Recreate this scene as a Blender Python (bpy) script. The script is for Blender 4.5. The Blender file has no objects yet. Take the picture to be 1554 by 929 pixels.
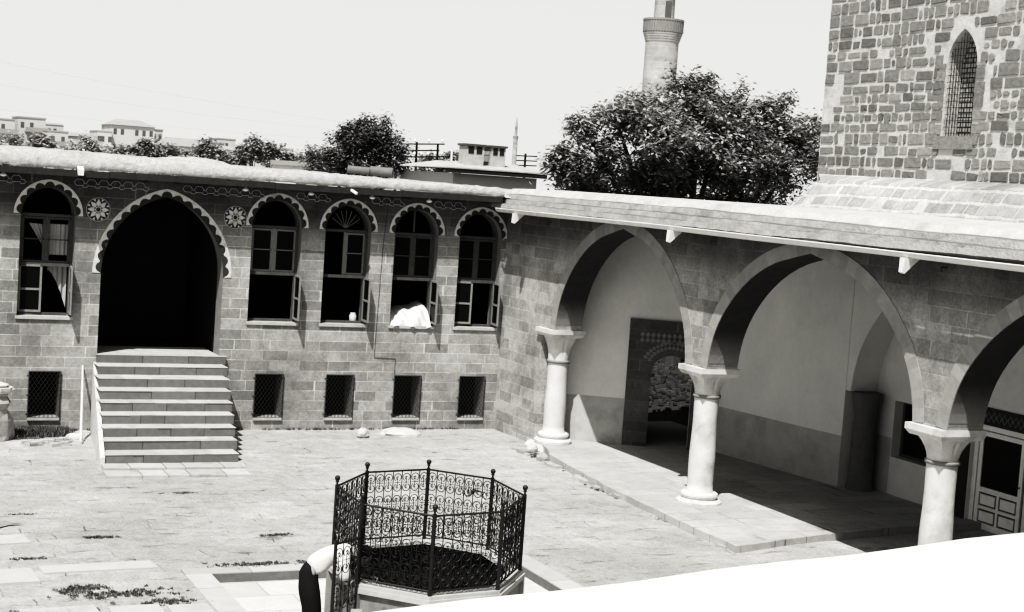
import bpy, math, random
from mathutils import Vector, Matrix
from mathutils.geometry import delaunay_2d_cdt
random.seed(11)
R = math.radians
scene = bpy.context.scene
COL = scene.collection

# ------------------------------------------------------------------ mesh builder
class MB:
    def __init__(s): s.v = []; s.f = []; s.t = []
    def quad(s, a, b, c, d, t=.5):
        n = len(s.v); s.v += [tuple(a), tuple(b), tuple(c), tuple(d)]; s.f.append((n, n+1, n+2, n+3)); s.t.append(t)
    def poly(s, pts, t=.5):
        n = len(s.v); s.v += [tuple(p) for p in pts]; s.f.append(tuple(range(n, n+len(pts)))); s.t.append(t)
    def hexa(s, p, t=.5):          # 8 points: bottom 4 ccw, top 4 ccw
        n = len(s.v); s.v += [tuple(q) for q in p]
        for f in ((3,2,1,0),(4,5,6,7),(0,1,5,4),(1,2,6,5),(2,3,7,6),(3,0,4,7)):
            s.f.append(tuple(n+i for i in f)); s.t.append(t)
    def box(s, x0, x1, y0, y1, z0, z1, t=.5):
        s.hexa([(x0,y0,z0),(x1,y0,z0),(x1,y1,z0),(x0,y1,z0),(x0,y0,z1),(x1,y0,z1),(x1,y1,z1),(x0,y1,z1)], t)
    def obox(s, c, ux, L, Wd, Ht, t=.5):     # box centred at c (base centre), long axis ux in plan
        ux = Vector(ux).normalized(); uy = Vector((-ux.y, ux.x, 0)); c = Vector(c)
        b = [c + ux*(sx*L/2) + uy*(sy*Wd/2) for sx, sy in ((-1,-1),(1,-1),(1,1),(-1,1))]
        s.hexa(b + [q + Vector((0,0,Ht)) for q in b], t)
    def tube(s, pts, r, k=6, t=.5, cap=True, closed=False):
        pts = [Vector(p) for p in pts]; n = len(pts); rs = r if isinstance(r, (list, tuple)) else [r]*n
        rings = []; prev = None
        for i, p in enumerate(pts):
            if closed: d = pts[(i+1) % n] - pts[i-1]
            else: d = pts[min(i+1, n-1)] - pts[max(i-1, 0)]
            if d.length < 1e-9: d = Vector((0,0,1))
            d.normalize()
            if prev is None:
                a = Vector((0,0,1)) if abs(d.z) < .9 else Vector((1,0,0))
                u = d.cross(a).normalized()
            else:
                u = (prev - d*prev.dot(d)); u = u.normalized() if u.length > 1e-6 else d.orthogonal().normalized()
            prev = u; w = d.cross(u)
            base = len(s.v)
            for j in range(k):
                an = 2*math.pi*(j+.5)/k
                s.v.append(tuple(p + (u*math.cos(an) + w*math.sin(an))*rs[i]))
            rings.append(base)
        m = n if closed else n-1
        for i in range(m):
            a, b = rings[i], rings[(i+1) % n]
            for j in range(k):
                s.f.append((a+j, a+(j+1) % k, b+(j+1) % k, b+j)); s.t.append(t)
        if cap and not closed:
            s.poly([s.v[rings[0]+j] for j in range(k-1, -1, -1)], t); s.poly([s.v[rings[-1]+j] for j in range(k)], t)
    def lathe(s, prof, c, k=32, t=.5, sx=1, sy=1, jit=0, rot=0):
        c = Vector(c); rings = []
        for (r, z) in prof:
            base = len(s.v)
            for j in range(k):
                a = 2*math.pi*j/k + rot
                rr = r*(1 + random.uniform(-jit, jit))
                s.v.append((c.x + rr*sx*math.cos(a), c.y + rr*sy*math.sin(a), c.z + z))
            rings.append(base)
        for a, b in zip(rings, rings[1:]):
            for j in range(k):
                s.f.append((a+j, a+(j+1) % k, b+(j+1) % k, b+j)); s.t.append(t)
        s.poly([s.v[rings[0]+j] for j in range(k-1, -1, -1)], t); s.poly([s.v[rings[-1]+j] for j in range(k)], t)
    def ball(s, c, r, t=.5, k=12, n=7):
        s.lathe([(max(1e-4, r*math.sin(math.pi*i/n)), -r*math.cos(math.pi*i/n)) for i in range(n+1)], c, k, t)
    def build(s, name, mat, parent=None, smooth=False, **kw):
        me = bpy.data.meshes.new(name); me.from_pydata(s.v, [], s.f); me.validate(clean_customdata=False)
        if len(me.polygons) == len(s.t):
            at = me.attributes.new('tint', 'FLOAT', 'FACE')
            at.data.foreach_set('value', s.t)
        if smooth:
            me.polygons.foreach_set('use_smooth', [True]*len(me.polygons))
        me.materials.append(mat)
        o = bpy.data.objects.new(name, me); COL.objects.link(o)
        if parent is not None:
            o.parent = parent
            o.matrix_parent_inverse = Matrix.Translation(parent.location).inverted() if parent.type == 'EMPTY' else Matrix.Identity(4)
        for k_, v_ in kw.items(): o[k_] = v_
        return o

def thing(name, loc, label, category, group=None):
    o = bpy.data.objects.new(name, None); COL.objects.link(o); o.location = loc
    o.empty_display_size = .3
    o['label'] = label; o['category'] = category
    if group: o['group'] = group
    return o

# ------------------------------------------------------------------ materials (black-and-white film: every colour is a grey)
def g3(v): return (v, v*.995, v*.975, 1)
class NT:
    def __init__(s, name):
        s.m = bpy.data.materials.new(name); s.m.use_nodes = True; s.t = s.m.node_tree
        s.b = s.t.nodes['Principled BSDF']; s.b.inputs['Roughness'].default_value = .85
        s.b.inputs['Specular IOR Level'].default_value = .25
    def n(s, ty, **kw):
        nd = s.t.nodes.new(ty)
        for k, v in kw.items(): setattr(nd, k, v)
        return nd
    def l(s, a, b): s.t.links.new(a, b)
    def val(s, inp, v):
        if hasattr(v, 'is_linked') or hasattr(v, 'links'): s.l(v, inp)
        else: inp.default_value = v
    def math(s, op, a, b=0., c=None, clamp=False):
        nd = s.n('ShaderNodeMath', operation=op, use_clamp=clamp); s.val(nd.inputs[0], a); s.val(nd.inputs[1], b)
        if c is not None: s.val(nd.inputs[2], c)
        return nd.outputs[0]
    def noise(s, vec, scale, detail=4, rough=.55, dims='3D'):
        nd = s.n('ShaderNodeTexNoise'); nd.inputs['Scale'].default_value = scale
        nd.inputs['Detail'].default_value = detail; nd.inputs['Roughness'].default_value = rough
        s.l(vec, nd.inputs['Vector']); return nd.outputs['Fac']
    def ramp(s, f, a, b, lo=0., hi=1.):
        nd = s.n('ShaderNodeMapRange', interpolation_type='SMOOTHSTEP'); s.l(f, nd.inputs[0])
        nd.inputs[1].default_value = a; nd.inputs[2].default_value = b; nd.inputs[3].default_value = lo; nd.inputs[4].default_value = hi
        return nd.outputs[0]
    def mix(s, f, a, b):
        nd = s.n('ShaderNodeMix', data_type='FLOAT'); s.val(nd.inputs[0], f); s.val(nd.inputs[2], a); s.val(nd.inputs[3], b); return nd.outputs[0]
    def pos(s): return s.n('ShaderNodeNewGeometry').outputs['Position']
    def comb(s, x, y, z):
        nd = s.n('ShaderNodeCombineXYZ'); s.val(nd.inputs[0], x); s.val(nd.inputs[1], y); s.val(nd.inputs[2], z); return nd.outputs[0]
    def tint(s): return s.n('ShaderNodeAttribute', attribute_name='tint').outputs['Fac']
    def finish(s, val, bump=None, bs=.3, bd=.02):
        s.l(s.comb(val, s.math('MULTIPLY', val, .995), s.math('MULTIPLY', val, .972)), s.b.inputs['Base Color'])
        if bump is not None:
            bn = s.n('ShaderNodeBump'); bn.inputs['Strength'].default_value = bs; bn.inputs['Distance'].default_value = bd
            s.l(bump, bn.inputs['Height']); s.l(bn.outputs[0], s.b.inputs['Normal'])
        return s.m

def plain(name, v, var=.25, scale=6, rough=.85, bs=.3, bd=.01, tintamt=0., metallic=0, spec=.25, stain=0.):
    n = NT(name); p = n.pos()
    a = n.noise(p, scale, 5, .6); b = n.noise(p, scale*9, 3, .6)
    k = n.math('ADD', n.math('MULTIPLY', a, .7), n.math('MULTIPLY', b, .3))
    f = n.math('MULTIPLY_ADD', n.math('SUBTRACT', k, .5), var*3.2, 1.)
    if tintamt: f = n.math('MULTIPLY', f, n.math('MULTIPLY_ADD', n.math('SUBTRACT', n.tint(), .5), 2*tintamt, 1.))
    if stain:
        st = n.ramp(n.noise(p, scale*.35, 6, .65), .52, .68, 1., 1.-stain); f = n.math('MULTIPLY', f, st)
    n.b.inputs['Roughness'].default_value = rough; n.b.inputs['Metallic'].default_value = metallic
    n.b.inputs['Specular IOR Level'].default_value = spec
    return n.finish(n.math('MAXIMUM', n.math('MULTIPLY', f, v), .002), k, bs, bd)

def masonry(name, lo, hi, mortar, bw, bh, ms, zoff=0., uvar=.5, warp=.0, maskm=0., rough_n=.25, bs=.5, bd=.012, axes='wall', stain=.25, eave_shade=0.):
    n = NT(name); p = n.pos(); sp = n.n('ShaderNodeSeparateXYZ'); n.l(p, sp.inputs[0])
    x, y, z = sp.outputs
    if axes == 'yz': u = n.math('ADD', y, 0.); v = n.math('ADD', z, zoff)
    elif axes == 'wall': u = n.math('ADD', x, y); v = n.math('ADD', z, zoff)
    else: u = n.math('ADD', x, 0.); v = n.math('ADD', y, zoff)
    if warp:
        wv = n.noise(n.comb(u, v, 0.), 1.3, 3); wv2 = n.noise(n.comb(n.math('ADD', u, 31.7), v, 2.), 1.1, 3)
        v = n.math('MULTIPLY_ADD', n.math('SUBTRACT', wv, .5), warp, v); u = n.math('MULTIPLY_ADD', n.math('SUBTRACT', wv2, .5), warp, u)
        w3 = n.noise(n.comb(u, v, 5.), 9., 3); v = n.math('MULTIPLY_ADD', n.math('SUBTRACT', w3, .5), warp*.22, v)
    row = n.math('FLOOR', n.math('DIVIDE', v, bh))
    rn = n.noise(n.comb(n.math('MULTIPLY', u, .9), n.math('MULTIPLY', row, 7.31), 0.), 1., 1)
    uu = n.math('MULTIPLY_ADD', rn, uvar*4, u)
    br = n.n('ShaderNodeTexBrick'); n.l(n.comb(uu, v, 0.), br.inputs['Vector'])
    br.offset = .5; br.inputs['Scale'].default_value = 1; br.inputs['Brick Width'].default_value = bw; br.inputs['Row Height'].default_value = bh
    br.inputs['Mortar Size'].default_value = ms; br.inputs['Mortar Smooth'].default_value = .3; br.inputs['Bias'].default_value = 0
    br.inputs['Color1'].default_value = (0,0,0,1); br.inputs['Color2'].default_value = (1,1,1,1); br.inputs['Mortar'].default_value = (.5,.5,.5,1)
    bwn = n.n('ShaderNodeRGBToBW'); n.l(br.outputs['Color'], bwn.inputs[0])
    stone = n.mix(bwn.outputs[0], lo, hi)
    mf = br.outputs['Fac']
    if maskm: mf = n.math('MULTIPLY', mf, n.ramp(n.noise(p, .8, 5), .5-maskm*.12, .5+.1, .12, 1.))
    big = n.noise(p, .55, 5, .6); fine = n.noise(p, 22, 4, .7); mid = n.noise(p, 5, 4, .6)
    f = n.math('MULTIPLY_ADD', n.math('SUBTRACT', fine, .5), rough_n*3, 1.)
    f = n.math('MULTIPLY', f, n.math('MULTIPLY_ADD', n.math('SUBTRACT', mid, .5), .8*rough_n*3, 1.))
    f = n.math('MULTIPLY', f, n.ramp(big, .35, .7, 1+stain*.6, 1-stain))
    val = n.math('MULTIPLY', n.mix(mf, stone, mortar), f)
    if eave_shade:
        val = n.math('MULTIPLY', val, n.ramp(n.math('ADD', z, n.math('MULTIPLY', mid, .3)), 4.1, 4.8, 1., 1.-eave_shade))  # eave shadow put into the stone colour of the upper wall
    h = n.math('ADD', n.math('MULTIPLY', n.math('SUBTRACT', 1., br.outputs['Fac']), .5), n.math('MULTIPLY', fine, .5))
    return n.finish(n.math('MAXIMUM', val, .003), h, bs, bd)

M = {}
M['wallA'] = masonry('basalt_ashlar', .225, .34, .54, .62, .215, .0075, .02, .4, .012, 1.6, .30, eave_shade=.66)
M['wallB'] = masonry('arcade_ashlar', .27, .40, .46, .6, .235, .007, .0, .4, .03, 2.2, .34, eave_shade=.6)
M['reveal'] = plain('reveal_stone', .24, .25, 5)
M['ring'] = plain('voussoir_stone', .31, .2, 8, tintamt=.10)
M['white_trim'] = plain('whitewashed_trim', .56, .3, 9, stain=.3)
M['dark_lobe'] = plain('dark_basalt_lobe', .06, .2, 8)
M['marble'] = plain('white_marble', .62, .22, 3., rough=.65, stain=.32, bs=.5)
M['ceil'] = plain('smoky_ceiling', .14, .2, 2)
n_ = NT('shade_graded_soffit'); p_ = n_.pos(); s_ = n_.n('ShaderNodeSeparateXYZ'); n_.l(p_, s_.inputs[0])
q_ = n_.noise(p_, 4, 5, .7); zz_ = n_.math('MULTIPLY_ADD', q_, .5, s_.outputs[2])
M['intrados'] = n_.finish(n_.math('MULTIPLY', n_.ramp(zz_, 2.85, 3.55, .27, .06), n_.math('MULTIPLY_ADD', q_, .8, .6)), q_, .5, .02)  # soffit shade painted in: paler at the springing, darker higher up
M['plaster'] = plain('grey_plaster', .70, .13, 1.2, bs=.3, stain=.10)
M['plaster2'] = plain('white_plaster', .66, .14, 1.2, bs=.3, stain=.12)
M['dado'] = plain('dark_dado_paint', .46, .2, 2.5, bs=.3, stain=.18)
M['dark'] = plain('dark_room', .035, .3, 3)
M['wood'] = plain('weathered_wood', .11, .35, 9)
M['wood_light'] = plain('painted_window_wood', .24, .25, 14)
M['paint_white'] = plain('white_door_paint', .85, .15, 9, rough=.6)
M['gutter'] = plain('white_zinc_gutter', .72, .15, 6, rough=.5)
M['earth'] = plain('earth_roof', .50, .42, 8, bs=1., bd=.08, stain=.15)
M['concrete'] = plain('roof_concrete', .43, .32, 4, bs=1., bd=.04, tintamt=.8, stain=.2)
M['slab'] = plain('white_parapet_slab', .70, .10, 5, bs=.4, bd=.01, stain=.05)
M['iron'] = plain('black_iron', .022, .3, 20, rough=.5, spec=.5)
M['iron2'] = plain('rusty_iron', .07, .3, 20, rough=.6)
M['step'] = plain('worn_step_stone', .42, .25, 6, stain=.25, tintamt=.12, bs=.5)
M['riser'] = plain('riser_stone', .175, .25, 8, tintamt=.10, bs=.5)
M['basin'] = plain('basin_stone', .26, .2, 5, stain=.3)
M['mortar'] = plain('rough_lime_mortar', .54, .3, 5, bs=1., bd=.05, stain=.25)
M['rubble'] = plain('rubble_stone', .235, .35, 9, bs=1., bd=.04, tintamt=.32)
M['rock'] = plain('pale_rock', .5, .2, 6, bs=.7, bd=.03)
M['pedestal'] = plain('pedestal_stone', .36, .35, 5, bs=.7, bd=.03, stain=.4)
M['cloth'] = plain('white_cloth', .62, .05, 5, bs=.8, bd=.03)
M['curtain'] = plain('lace_curtain', .38, .1, 30)
M['glass'] = plain('dark_glass', .012, .1, 3, rough=.35, spec=.12)
M['bark'] = plain('bark', .09, .3, 12)
M['shirt'] = plain('white_shirt_cotton', .66, .05, 7, bs=.6, bd=.02)
M['trousers'] = plain('dark_trouser_cloth', .018, .2, 8)
M['skin'] = plain('tanned_skin', .30, .05, 8, rough=.6)
M['hair'] = plain('dark_hair', .02, .2, 30, rough=.6)
M['water'] = plain('basin_water_and_shade', .012, .2, 3, rough=.25)
M['minaret'] = masonry('minaret_ashlar', .34, .42, .45, .7, .35, .015, 0, .3, 0, 0, .12)
M['brickband'] = plain('brick_parapet', .25, .25, 2)
M['far_wall'] = plain('far_rendered_wall', .52, .1, .3, tintamt=.25)
M['far_roof'] = plain('far_roof', .31, .12, .4, tintamt=.2)
M['far_dark'] = plain('far_window', .13, .1, 1)
M['pole'] = plain('tarred_pole', .03, .2, 6)
M['porcelain'] = plain('porcelain', .8, .03, 6, rough=.3)
M['earth_ground'] = plain('dry_earth', .3, .2, .3)
M['soil'] = plain('garden_soil', .13, .4, 5)

def leafmat(name, lo, hi):
    n = NT(name); t = n.tint(); n.b.inputs['Roughness'].default_value = .5; n.b.inputs['Specular IOR Level'].default_value = .4
    v = n.mix(t, lo, hi)
    tr = n.n('ShaderNodeBsdfTranslucent'); ms = n.n('ShaderNodeMixShader'); ms.inputs[0].default_value = .3
    n.l(n.comb(v, v, v), tr.inputs['Color']); m = n.finish(v)
    out = n.t.nodes['Material Output']; n.l(n.b.outputs[0], ms.inputs[1]); n.l(tr.outputs[0], ms.inputs[2]); n.l(ms.outputs[0], out.inputs[0])
    return m
M['leaf'] = leafmat('walnut_leaf', .13, .60)
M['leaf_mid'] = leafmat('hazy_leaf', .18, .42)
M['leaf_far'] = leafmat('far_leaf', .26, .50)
M['weed'] = leafmat('weed_leaf', .06, .24)

M['leaf_dark'] = leafmat('dark_leaf', .06, .32)
def ground_mat():
    n = NT('courtyard_paving'); p = n.pos(); sp = n.n('ShaderNodeSeparateXYZ'); n.l(p, sp.inputs[0]); x, y, z = sp.outputs
    w1 = n.noise(p, .8, 4); w2 = n.noise(n.comb(n.math('ADD', x, 40.), y, 3.), .9, 4); w3 = n.noise(p, 7, 4)
    u = n.math('MULTIPLY_ADD', n.math('SUBTRACT', w1, .5), .35, x); v = n.math('MULTIPLY_ADD', n.math('SUBTRACT', w2, .5), .6, y)
    v = n.math('MULTIPLY_ADD', n.math('SUBTRACT', w3, .5), .16, v)
    row = n.math('FLOOR', n.math('DIVIDE', v, .42))
    rn = n.noise(n.comb(n.math('MULTIPLY', u, .5), n.math('MULTIPLY', row, 5.7), 0.), 1., 1)
    u = n.math('MULTIPLY_ADD', rn, 1.6, u)
    br = n.n('ShaderNodeTexBrick'); n.l(n.comb(u, v, 0.), br.inputs['Vector'])
    br.inputs['Scale'].default_value = 1; br.inputs['Brick Width'].default_value = .8; br.inputs['Row Height'].default_value = .42
    br.inputs['Mortar Size'].default_value = .013; br.inputs['Mortar Smooth'].default_value = .6
    br.inputs['Color1'].default_value = (0,0,0,1); br.inputs['Color2'].default_value = (1,1,1,1)
    bwn = n.n('ShaderNodeRGBToBW'); n.l(br.outputs['Color'], bwn.inputs[0])
    base = n.mix(bwn.outputs[0], .40, .455)
    j = n.math('MULTIPLY', br.outputs['Fac'], n.ramp(n.noise(p, 1.7, 6, .7), .50, .66, .05, .9))
    base = n.mix(j, base, .17)
    big = n.ramp(n.noise(p, .28, 5, .6), .3, .7, .86, 1.12)
    mid = n.ramp(n.noise(p, 3.5, 6, .7), .3, .75, 1.1, .82)
    fine = n.math('MULTIPLY_ADD', n.math('SUBTRACT', n.noise(p, 24, 5, .8), .5), 1.5, 1.)
    # dirt caught between the slabs, elongated with the courses
    strp = n.noise(n.comb(n.math('MULTIPLY', x, 1.1), n.math('MULTIPLY', y, 3.2), 0.), 1.2, 6, .7)
    dirt = n.ramp(strp, .57, .66, 1., .5)
    pale = n.ramp(n.noise(n.comb(n.math('MULTIPLY', x, .7), y, 9.), 1.1, 3), .55, .62, 1., 1.12)
    v_ = n.math('MULTIPLY', base, big)
    for q in (mid, fine, dirt, pale): v_ = n.math('MULTIPLY', v_, q)
    h = n.math('ADD', n.math('MULTIPLY', n.math('SUBTRACT', 1., j), .6), n.math('MULTIPLY', n.noise(p, 5, 8, .75), 1.3))
    return n.finish(v_, h, .9, .06)
M['paving'] = ground_mat()
M['porch_floor'] = masonry('porch_flagstones', .38, .46, .2, .9, .5, .010, 0, .5, .15, .8, .2, axes='floor', stain=.12)
M['pit'] = masonry('apron_flagstones', .50, .6, .38, .9, .7, .014, 0, .5, .1, 0, .1, axes='floor', stain=.1)

# ------------------------------------------------------------------ constants of the place (metres)
YA = 31.746        # front plane of the two-storey wing
XB = 14.42         # front plane of the arcade
TB = .62           # arcade wall thickness

# ------------------------------------------------------------------ wall with openings
def in_poly(p, poly):
    x, y = p; c = False; n = len(poly)
    for i in range(n):
        x1, y1 = poly[i]; x2, y2 = poly[(i+1) % n]
        if (y1 > y) != (y2 > y) and x < (x2-x1)*(y-y1)/(y2-y1)+x1: c = not c
    return c
def wall_open(mb, outer, holes, place, thick, reveal=None, cuts=()):
    """outer / holes: lists of (u,z) points; place(u,z,d) -> xyz, d = depth into the wall"""
    vs = []; es = []
    def add(loop, closed=True):
        b = len(vs); vs.extend(Vector(q) for q in loop); n = len(loop)
        es.extend((b+i, b+(i+1) % n) for i in range(n if closed else n-1))
    add(outer)
    for h in holes: add(h)
    V, E, F, *_ = delaunay_2d_cdt(vs, es, [], 0, 1e-5)
    for f in F:
        c = sum((V[i] for i in f), Vector((0, 0)))/len(f)
        if not in_poly(c, outer) or any(in_poly(c, h) for h in holes): continue
        pts = [V[i] for i in f]
        mb.poly([place(q[0], q[1], 0) for q in pts]); mb.poly([place(q[0], q[1], thick) for q in reversed(pts)])
    rv = reveal or mb
    for loop, r in [(outer, mb)] + [(h, rv) for h in holes]:
        n = len(loop)
        for i in range(n):
            a, b = loop[i], loop[(i+1) % n]
            r.quad(place(a[0], a[1], 0), place(b[0], b[1], 0), place(b[0], b[1], thick), place(a[0], a[1], thick))

def arch_pts(cx, hw, zs, rise, n=12, inset=0., prof=None):
    """points from the right springing over the crown to the left one"""
    out = []
    if prof:
        P = prof
        def f(s):                       # s 0..1 along the half profile from springing to crown
            k = s*(len(P)-1); i = min(int(k), len(P)-2); t = k-i
            p0, p1, p2, p3 = P[max(i-1, 0)], P[i], P[i+1], P[min(i+2, len(P)-1)]
            if i+2 > len(P)-1: p3 = (2*p2[0]-p1[0], 2*p2[1]-p1[1])
            g = lambda a, b, c, d: .5*((2*b)+(-a+c)*t+(2*a-5*b+4*c-d)*t*t+(-a+3*b-3*c+d)*t*t*t)
            return g(p0[0], p1[0], p2[0], p3[0])*hw, g(p0[1], p1[1], p2[1], p3[1])*rise
        half = [f(i/n) for i in range(n+1)]
    elif rise >= hw:
        Rr = (rise*rise+hw*hw)/(2*hw); amax = math.atan2(rise, Rr-hw)
        half = [(hw-Rr+Rr*math.cos(amax*i/n), Rr*math.sin(amax*i/n)) for i in range(n+1)]
    else:
        half = [(hw*math.cos(math.pi/2*i/n), rise*math.sin(math.pi/2*i/n)) for i in range(n+1)]
    out = [(cx+a, zs+b) for a, b in half] + [(cx-a, zs+b) for a, b in reversed(half[:-1])]
    return out
def offset_curve(pts, d):
    out = []
    for i, p in enumerate(pts):
        a = pts[max(i-1, 0)]; b = pts[min(i+1, len(pts)-1)]
        tx, tz = b[0]-a[0], b[1]-a[1]; L = math.hypot(tx, tz) or 1
        out.append((p[0]+tz/L*d, p[1]-tx/L*d))
    return out

# ================================================================== GROUND
mb = MB(); mb.quad((-3000,-3000,-.6),(3000,-3000,-.6),(3000,3000,-.6),(-3000,3000,-.6))
mb.build('ground', M['earth_ground'], kind='structure')
PX0, PX1, PY0, PY1, PZ = 5.2, 9.71, 13.9, 20.33, -.12
mb = MB()
def gz(x, y):
    return .012*math.sin(x*1.3+y*.7) + .012*math.sin(y*1.9-x*.4) + random.uniform(-.004, .004)
def ground_patch(x0, x1, y0, y1, st=.5):
    nx = max(1, round((x1-x0)/st)); ny = max(1, round((y1-y0)/st)); b = len(mb.v)
    for j in range(ny+1):
        for i in range(nx+1):
            x = x0+(x1-x0)*i/nx; y = y0+(y1-y0)*j/ny
            e = min(abs(x-PX0), abs(x-PX1)) if PY0-1 < y < PY1+1 else 9
            mb.v.append((x, y, 0 if (i in (0, nx) or j in (0, ny)) else gz(x, y)))
    for j in range(ny):
        for i in range(nx):
            a = b+j*(nx+1)+i; mb.f.append((a, a+1, a+nx+2, a+nx+1)); mb.t.append(.5)
ground_patch(-12, PX0-.35, 2, YA, .5); ground_patch(PX1+.35, 21, 2, YA, .5)
ground_patch(PX0-.35, PX1+.35, PY1+.3, YA, .5); ground_patch(PX0-.35, PX1+.35, 2, PY0-.3, .5)
mb.build('courtyard_paving', M['paving'], kind='structure', smooth=True)
# sunken apron round the fountain with its kerb stones
mb = MB()
mb.quad((PX0-.01, PY0, PZ), (PX1+.01, PY0, PZ), (PX1+.01, PY1, PZ), (PX0-.01, PY1, PZ))
mb.build('fountain_apron', M['pit'], kind='structure')
mb = MB()
def kerbs(x0, y0, x1, y1, w, side):
    L = math.hypot(x1-x0, y1-y0); d = Vector(((x1-x0)/L, (y1-y0)/L, 0)); s = 0
    nrm = Vector((-d.y, d.x, 0))*side
    while s < L-.05:
        l = min(random.uniform(.7, 1.3), L-s); c = Vector((x0, y0, 0)) + d*(s+l/2) + nrm*(w/2)
        mb.obox((c.x, c.y, -.3), d, l-.012, w, .3+.012+random.uniform(0, .008), random.random()); s += l
kerbs(PX0-.35, PY1, PX1+.35, PY1, .31, 1); kerbs(PX0, PY0, PX0, PY1, .35, 1); kerbs(PX1, PY0, PX1, PY1, .35, -1); kerbs(PX0-.35, PY0, PX1+.35, PY0, .31, -1)
f_ = MB(); f_.quad((PX0, PY1-.004, PZ), (PX1, PY1-.004, PZ), (PX1, PY1-.004, .004), (PX0, PY1-.004, .004)); f_.build('kerb_face', M['riser'], kind='structure')
f_ = MB(); f_.quad((PX1-.004, PY0, PZ), (PX1-.004, PY1-.005, PZ), (PX1-.004, PY1-.005, .004), (PX1-.004, PY0, .004)); f_.build('kerb_face', M['riser'], kind='structure')
mb.build('apron_kerb', plain('kerb_stone', .42, .15, 5, tintamt=.12), kind='structure')

# ================================================================== TWO-STOREY WING (left)
W0, W1 = -3.2, XB
wing = thing('stone_wing_building', (5.6, YA, 0), 'long dark basalt wing with arched windows, big portal and flat earth roof', 'building')
ZTOP = 5.14
pA = lambda u, z, d: (u, YA+d, z)
WT = .5
win = [(3.955, 5.004), (8.597, 9.667), (10.193, 11.218), (11.765, 12.785), (13.29, 14.30)]
SILL, SPR, TRANS = 2.29, 4.31, 3.31
low = [(4.251, 4.84), (8.842, 9.43), (10.407, 11.003), (11.96, 12.563), (13.51, 14.10)]
holes = []
PCX, PHW, PSP, PRI, PZ0 = 6.79, 1.245, 3.27, 1.56, 1.56
portal = [(PCX-PHW, PZ0), (PCX+PHW, PZ0)] + arch_pts(PCX, PHW, PSP, PRI, 16)
holes.append(portal)
winloops = []
for a, b in win + [(1.9, 2.95), (.3, 1.35)]:
    cx, hw = (a+b)/2, (b-a)/2
    lp = [(a, SILL), (b, SILL)] + arch_pts(cx, hw, SPR, hw*1.06, 9); holes.append(lp); winloops.append(lp)
for a, b in low: holes.append([(a, .26), (b, .26), (b, 1.19), (a, 1.19)])
wb, rb = MB(), MB()
wall_open(wb, [(W0, -.3), (W1+.3, -.3), (W1+.3, ZTOP), (W0, ZTOP)], holes, pA, WT, rb)
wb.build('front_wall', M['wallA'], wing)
for h in holes:
    rb = MB()
    for a, b in zip(h, h[1:]+h[:1]): rb.quad(pA(a[0], a[1], 0), pA(b[0], b[1], 0), pA(b[0], b[1], WT), pA(a[0], a[1], WT))
    rb.build('opening_reveal', M['reveal'], wing)
# dark rooms behind
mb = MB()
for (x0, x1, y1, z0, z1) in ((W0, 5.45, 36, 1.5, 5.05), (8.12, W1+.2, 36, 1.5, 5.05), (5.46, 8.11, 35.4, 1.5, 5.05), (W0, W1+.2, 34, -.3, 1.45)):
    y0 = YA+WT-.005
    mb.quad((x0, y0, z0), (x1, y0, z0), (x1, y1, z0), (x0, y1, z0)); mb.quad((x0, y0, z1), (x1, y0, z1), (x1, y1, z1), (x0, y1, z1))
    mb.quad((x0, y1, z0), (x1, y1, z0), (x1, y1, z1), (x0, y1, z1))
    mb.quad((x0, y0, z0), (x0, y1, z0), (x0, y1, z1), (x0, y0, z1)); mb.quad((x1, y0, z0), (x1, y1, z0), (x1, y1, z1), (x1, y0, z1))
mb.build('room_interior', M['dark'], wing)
mb = MB(); mb.box(PCX-PHW-.003, PCX+PHW+.003, YA+.012, YA+WT+.9, 1.40, 1.564)
mb.build('threshold', M['step'], wing)
# side and rear walls
mb = MB(); mb.box(W0-.5, W0, YA, 40, -.3, ZTOP); mb.box(W0-.5, 15.4, 40, 40.5, -.3, ZTOP)
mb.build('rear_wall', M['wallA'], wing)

# scalloped white arch trims
def scallop(cx, hw, zs, rise, width, lobes, name='arch_trim'):
    inner = arch_pts(cx, hw, zs, rise, 60); tot = len(inner)
    outer = offset_curve(inner, width)
    w, d = MB(), MB(); y = YA-.012
    # arclength
    s = [0]
    for i in range(1, tot): s.append(s[-1]+math.dist(inner[i], inner[i-1]))
    L = s[-1]; mids = []
    for i in range(tot):
        ph = (s[i]/L*lobes) % 1.
        k = .08 + .62*math.sin(math.pi*ph)**.6      # dark lobes bulge out into the white band
        mids.append((inner[i][0]+(outer[i][0]-inner[i][0])*k, inner[i][1]+(outer[i][1]-inner[i][1])*k))
    for i in range(tot-1):
        P = lambda q, yy: (q[0], yy, q[1])
        w.quad(P(mids[i], y), P(outer[i], y), P(outer[i+1], y), P(mids[i+1], y))
        w.quad(P(outer[i], y), P(outer[i], YA+.01), P(outer[i+1], YA+.01), P(outer[i+1], y))
        d.quad(P(inner[i], y+.004), P(mids[i], y+.004), P(mids[i+1], y+.004), P(inner[i+1], y+.004), random.random())
        d.quad(P(inner[i], y+.004), P(inner[i+1], y+.004), P(inner[i+1], YA+.01), P(inner[i], YA+.01))
    t = w.build(name, M['white_trim'], wing)
    d.build('scalloped_voussoirs', M['dark_lobe'], t)
scallop(PCX, PHW, PSP-.07, PRI+.03, .17, 19)
for a, b in win:
    scallop((a+b)/2, (b-a)/2, SPR, (b-a)/2*1.06, .14, 9)

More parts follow.
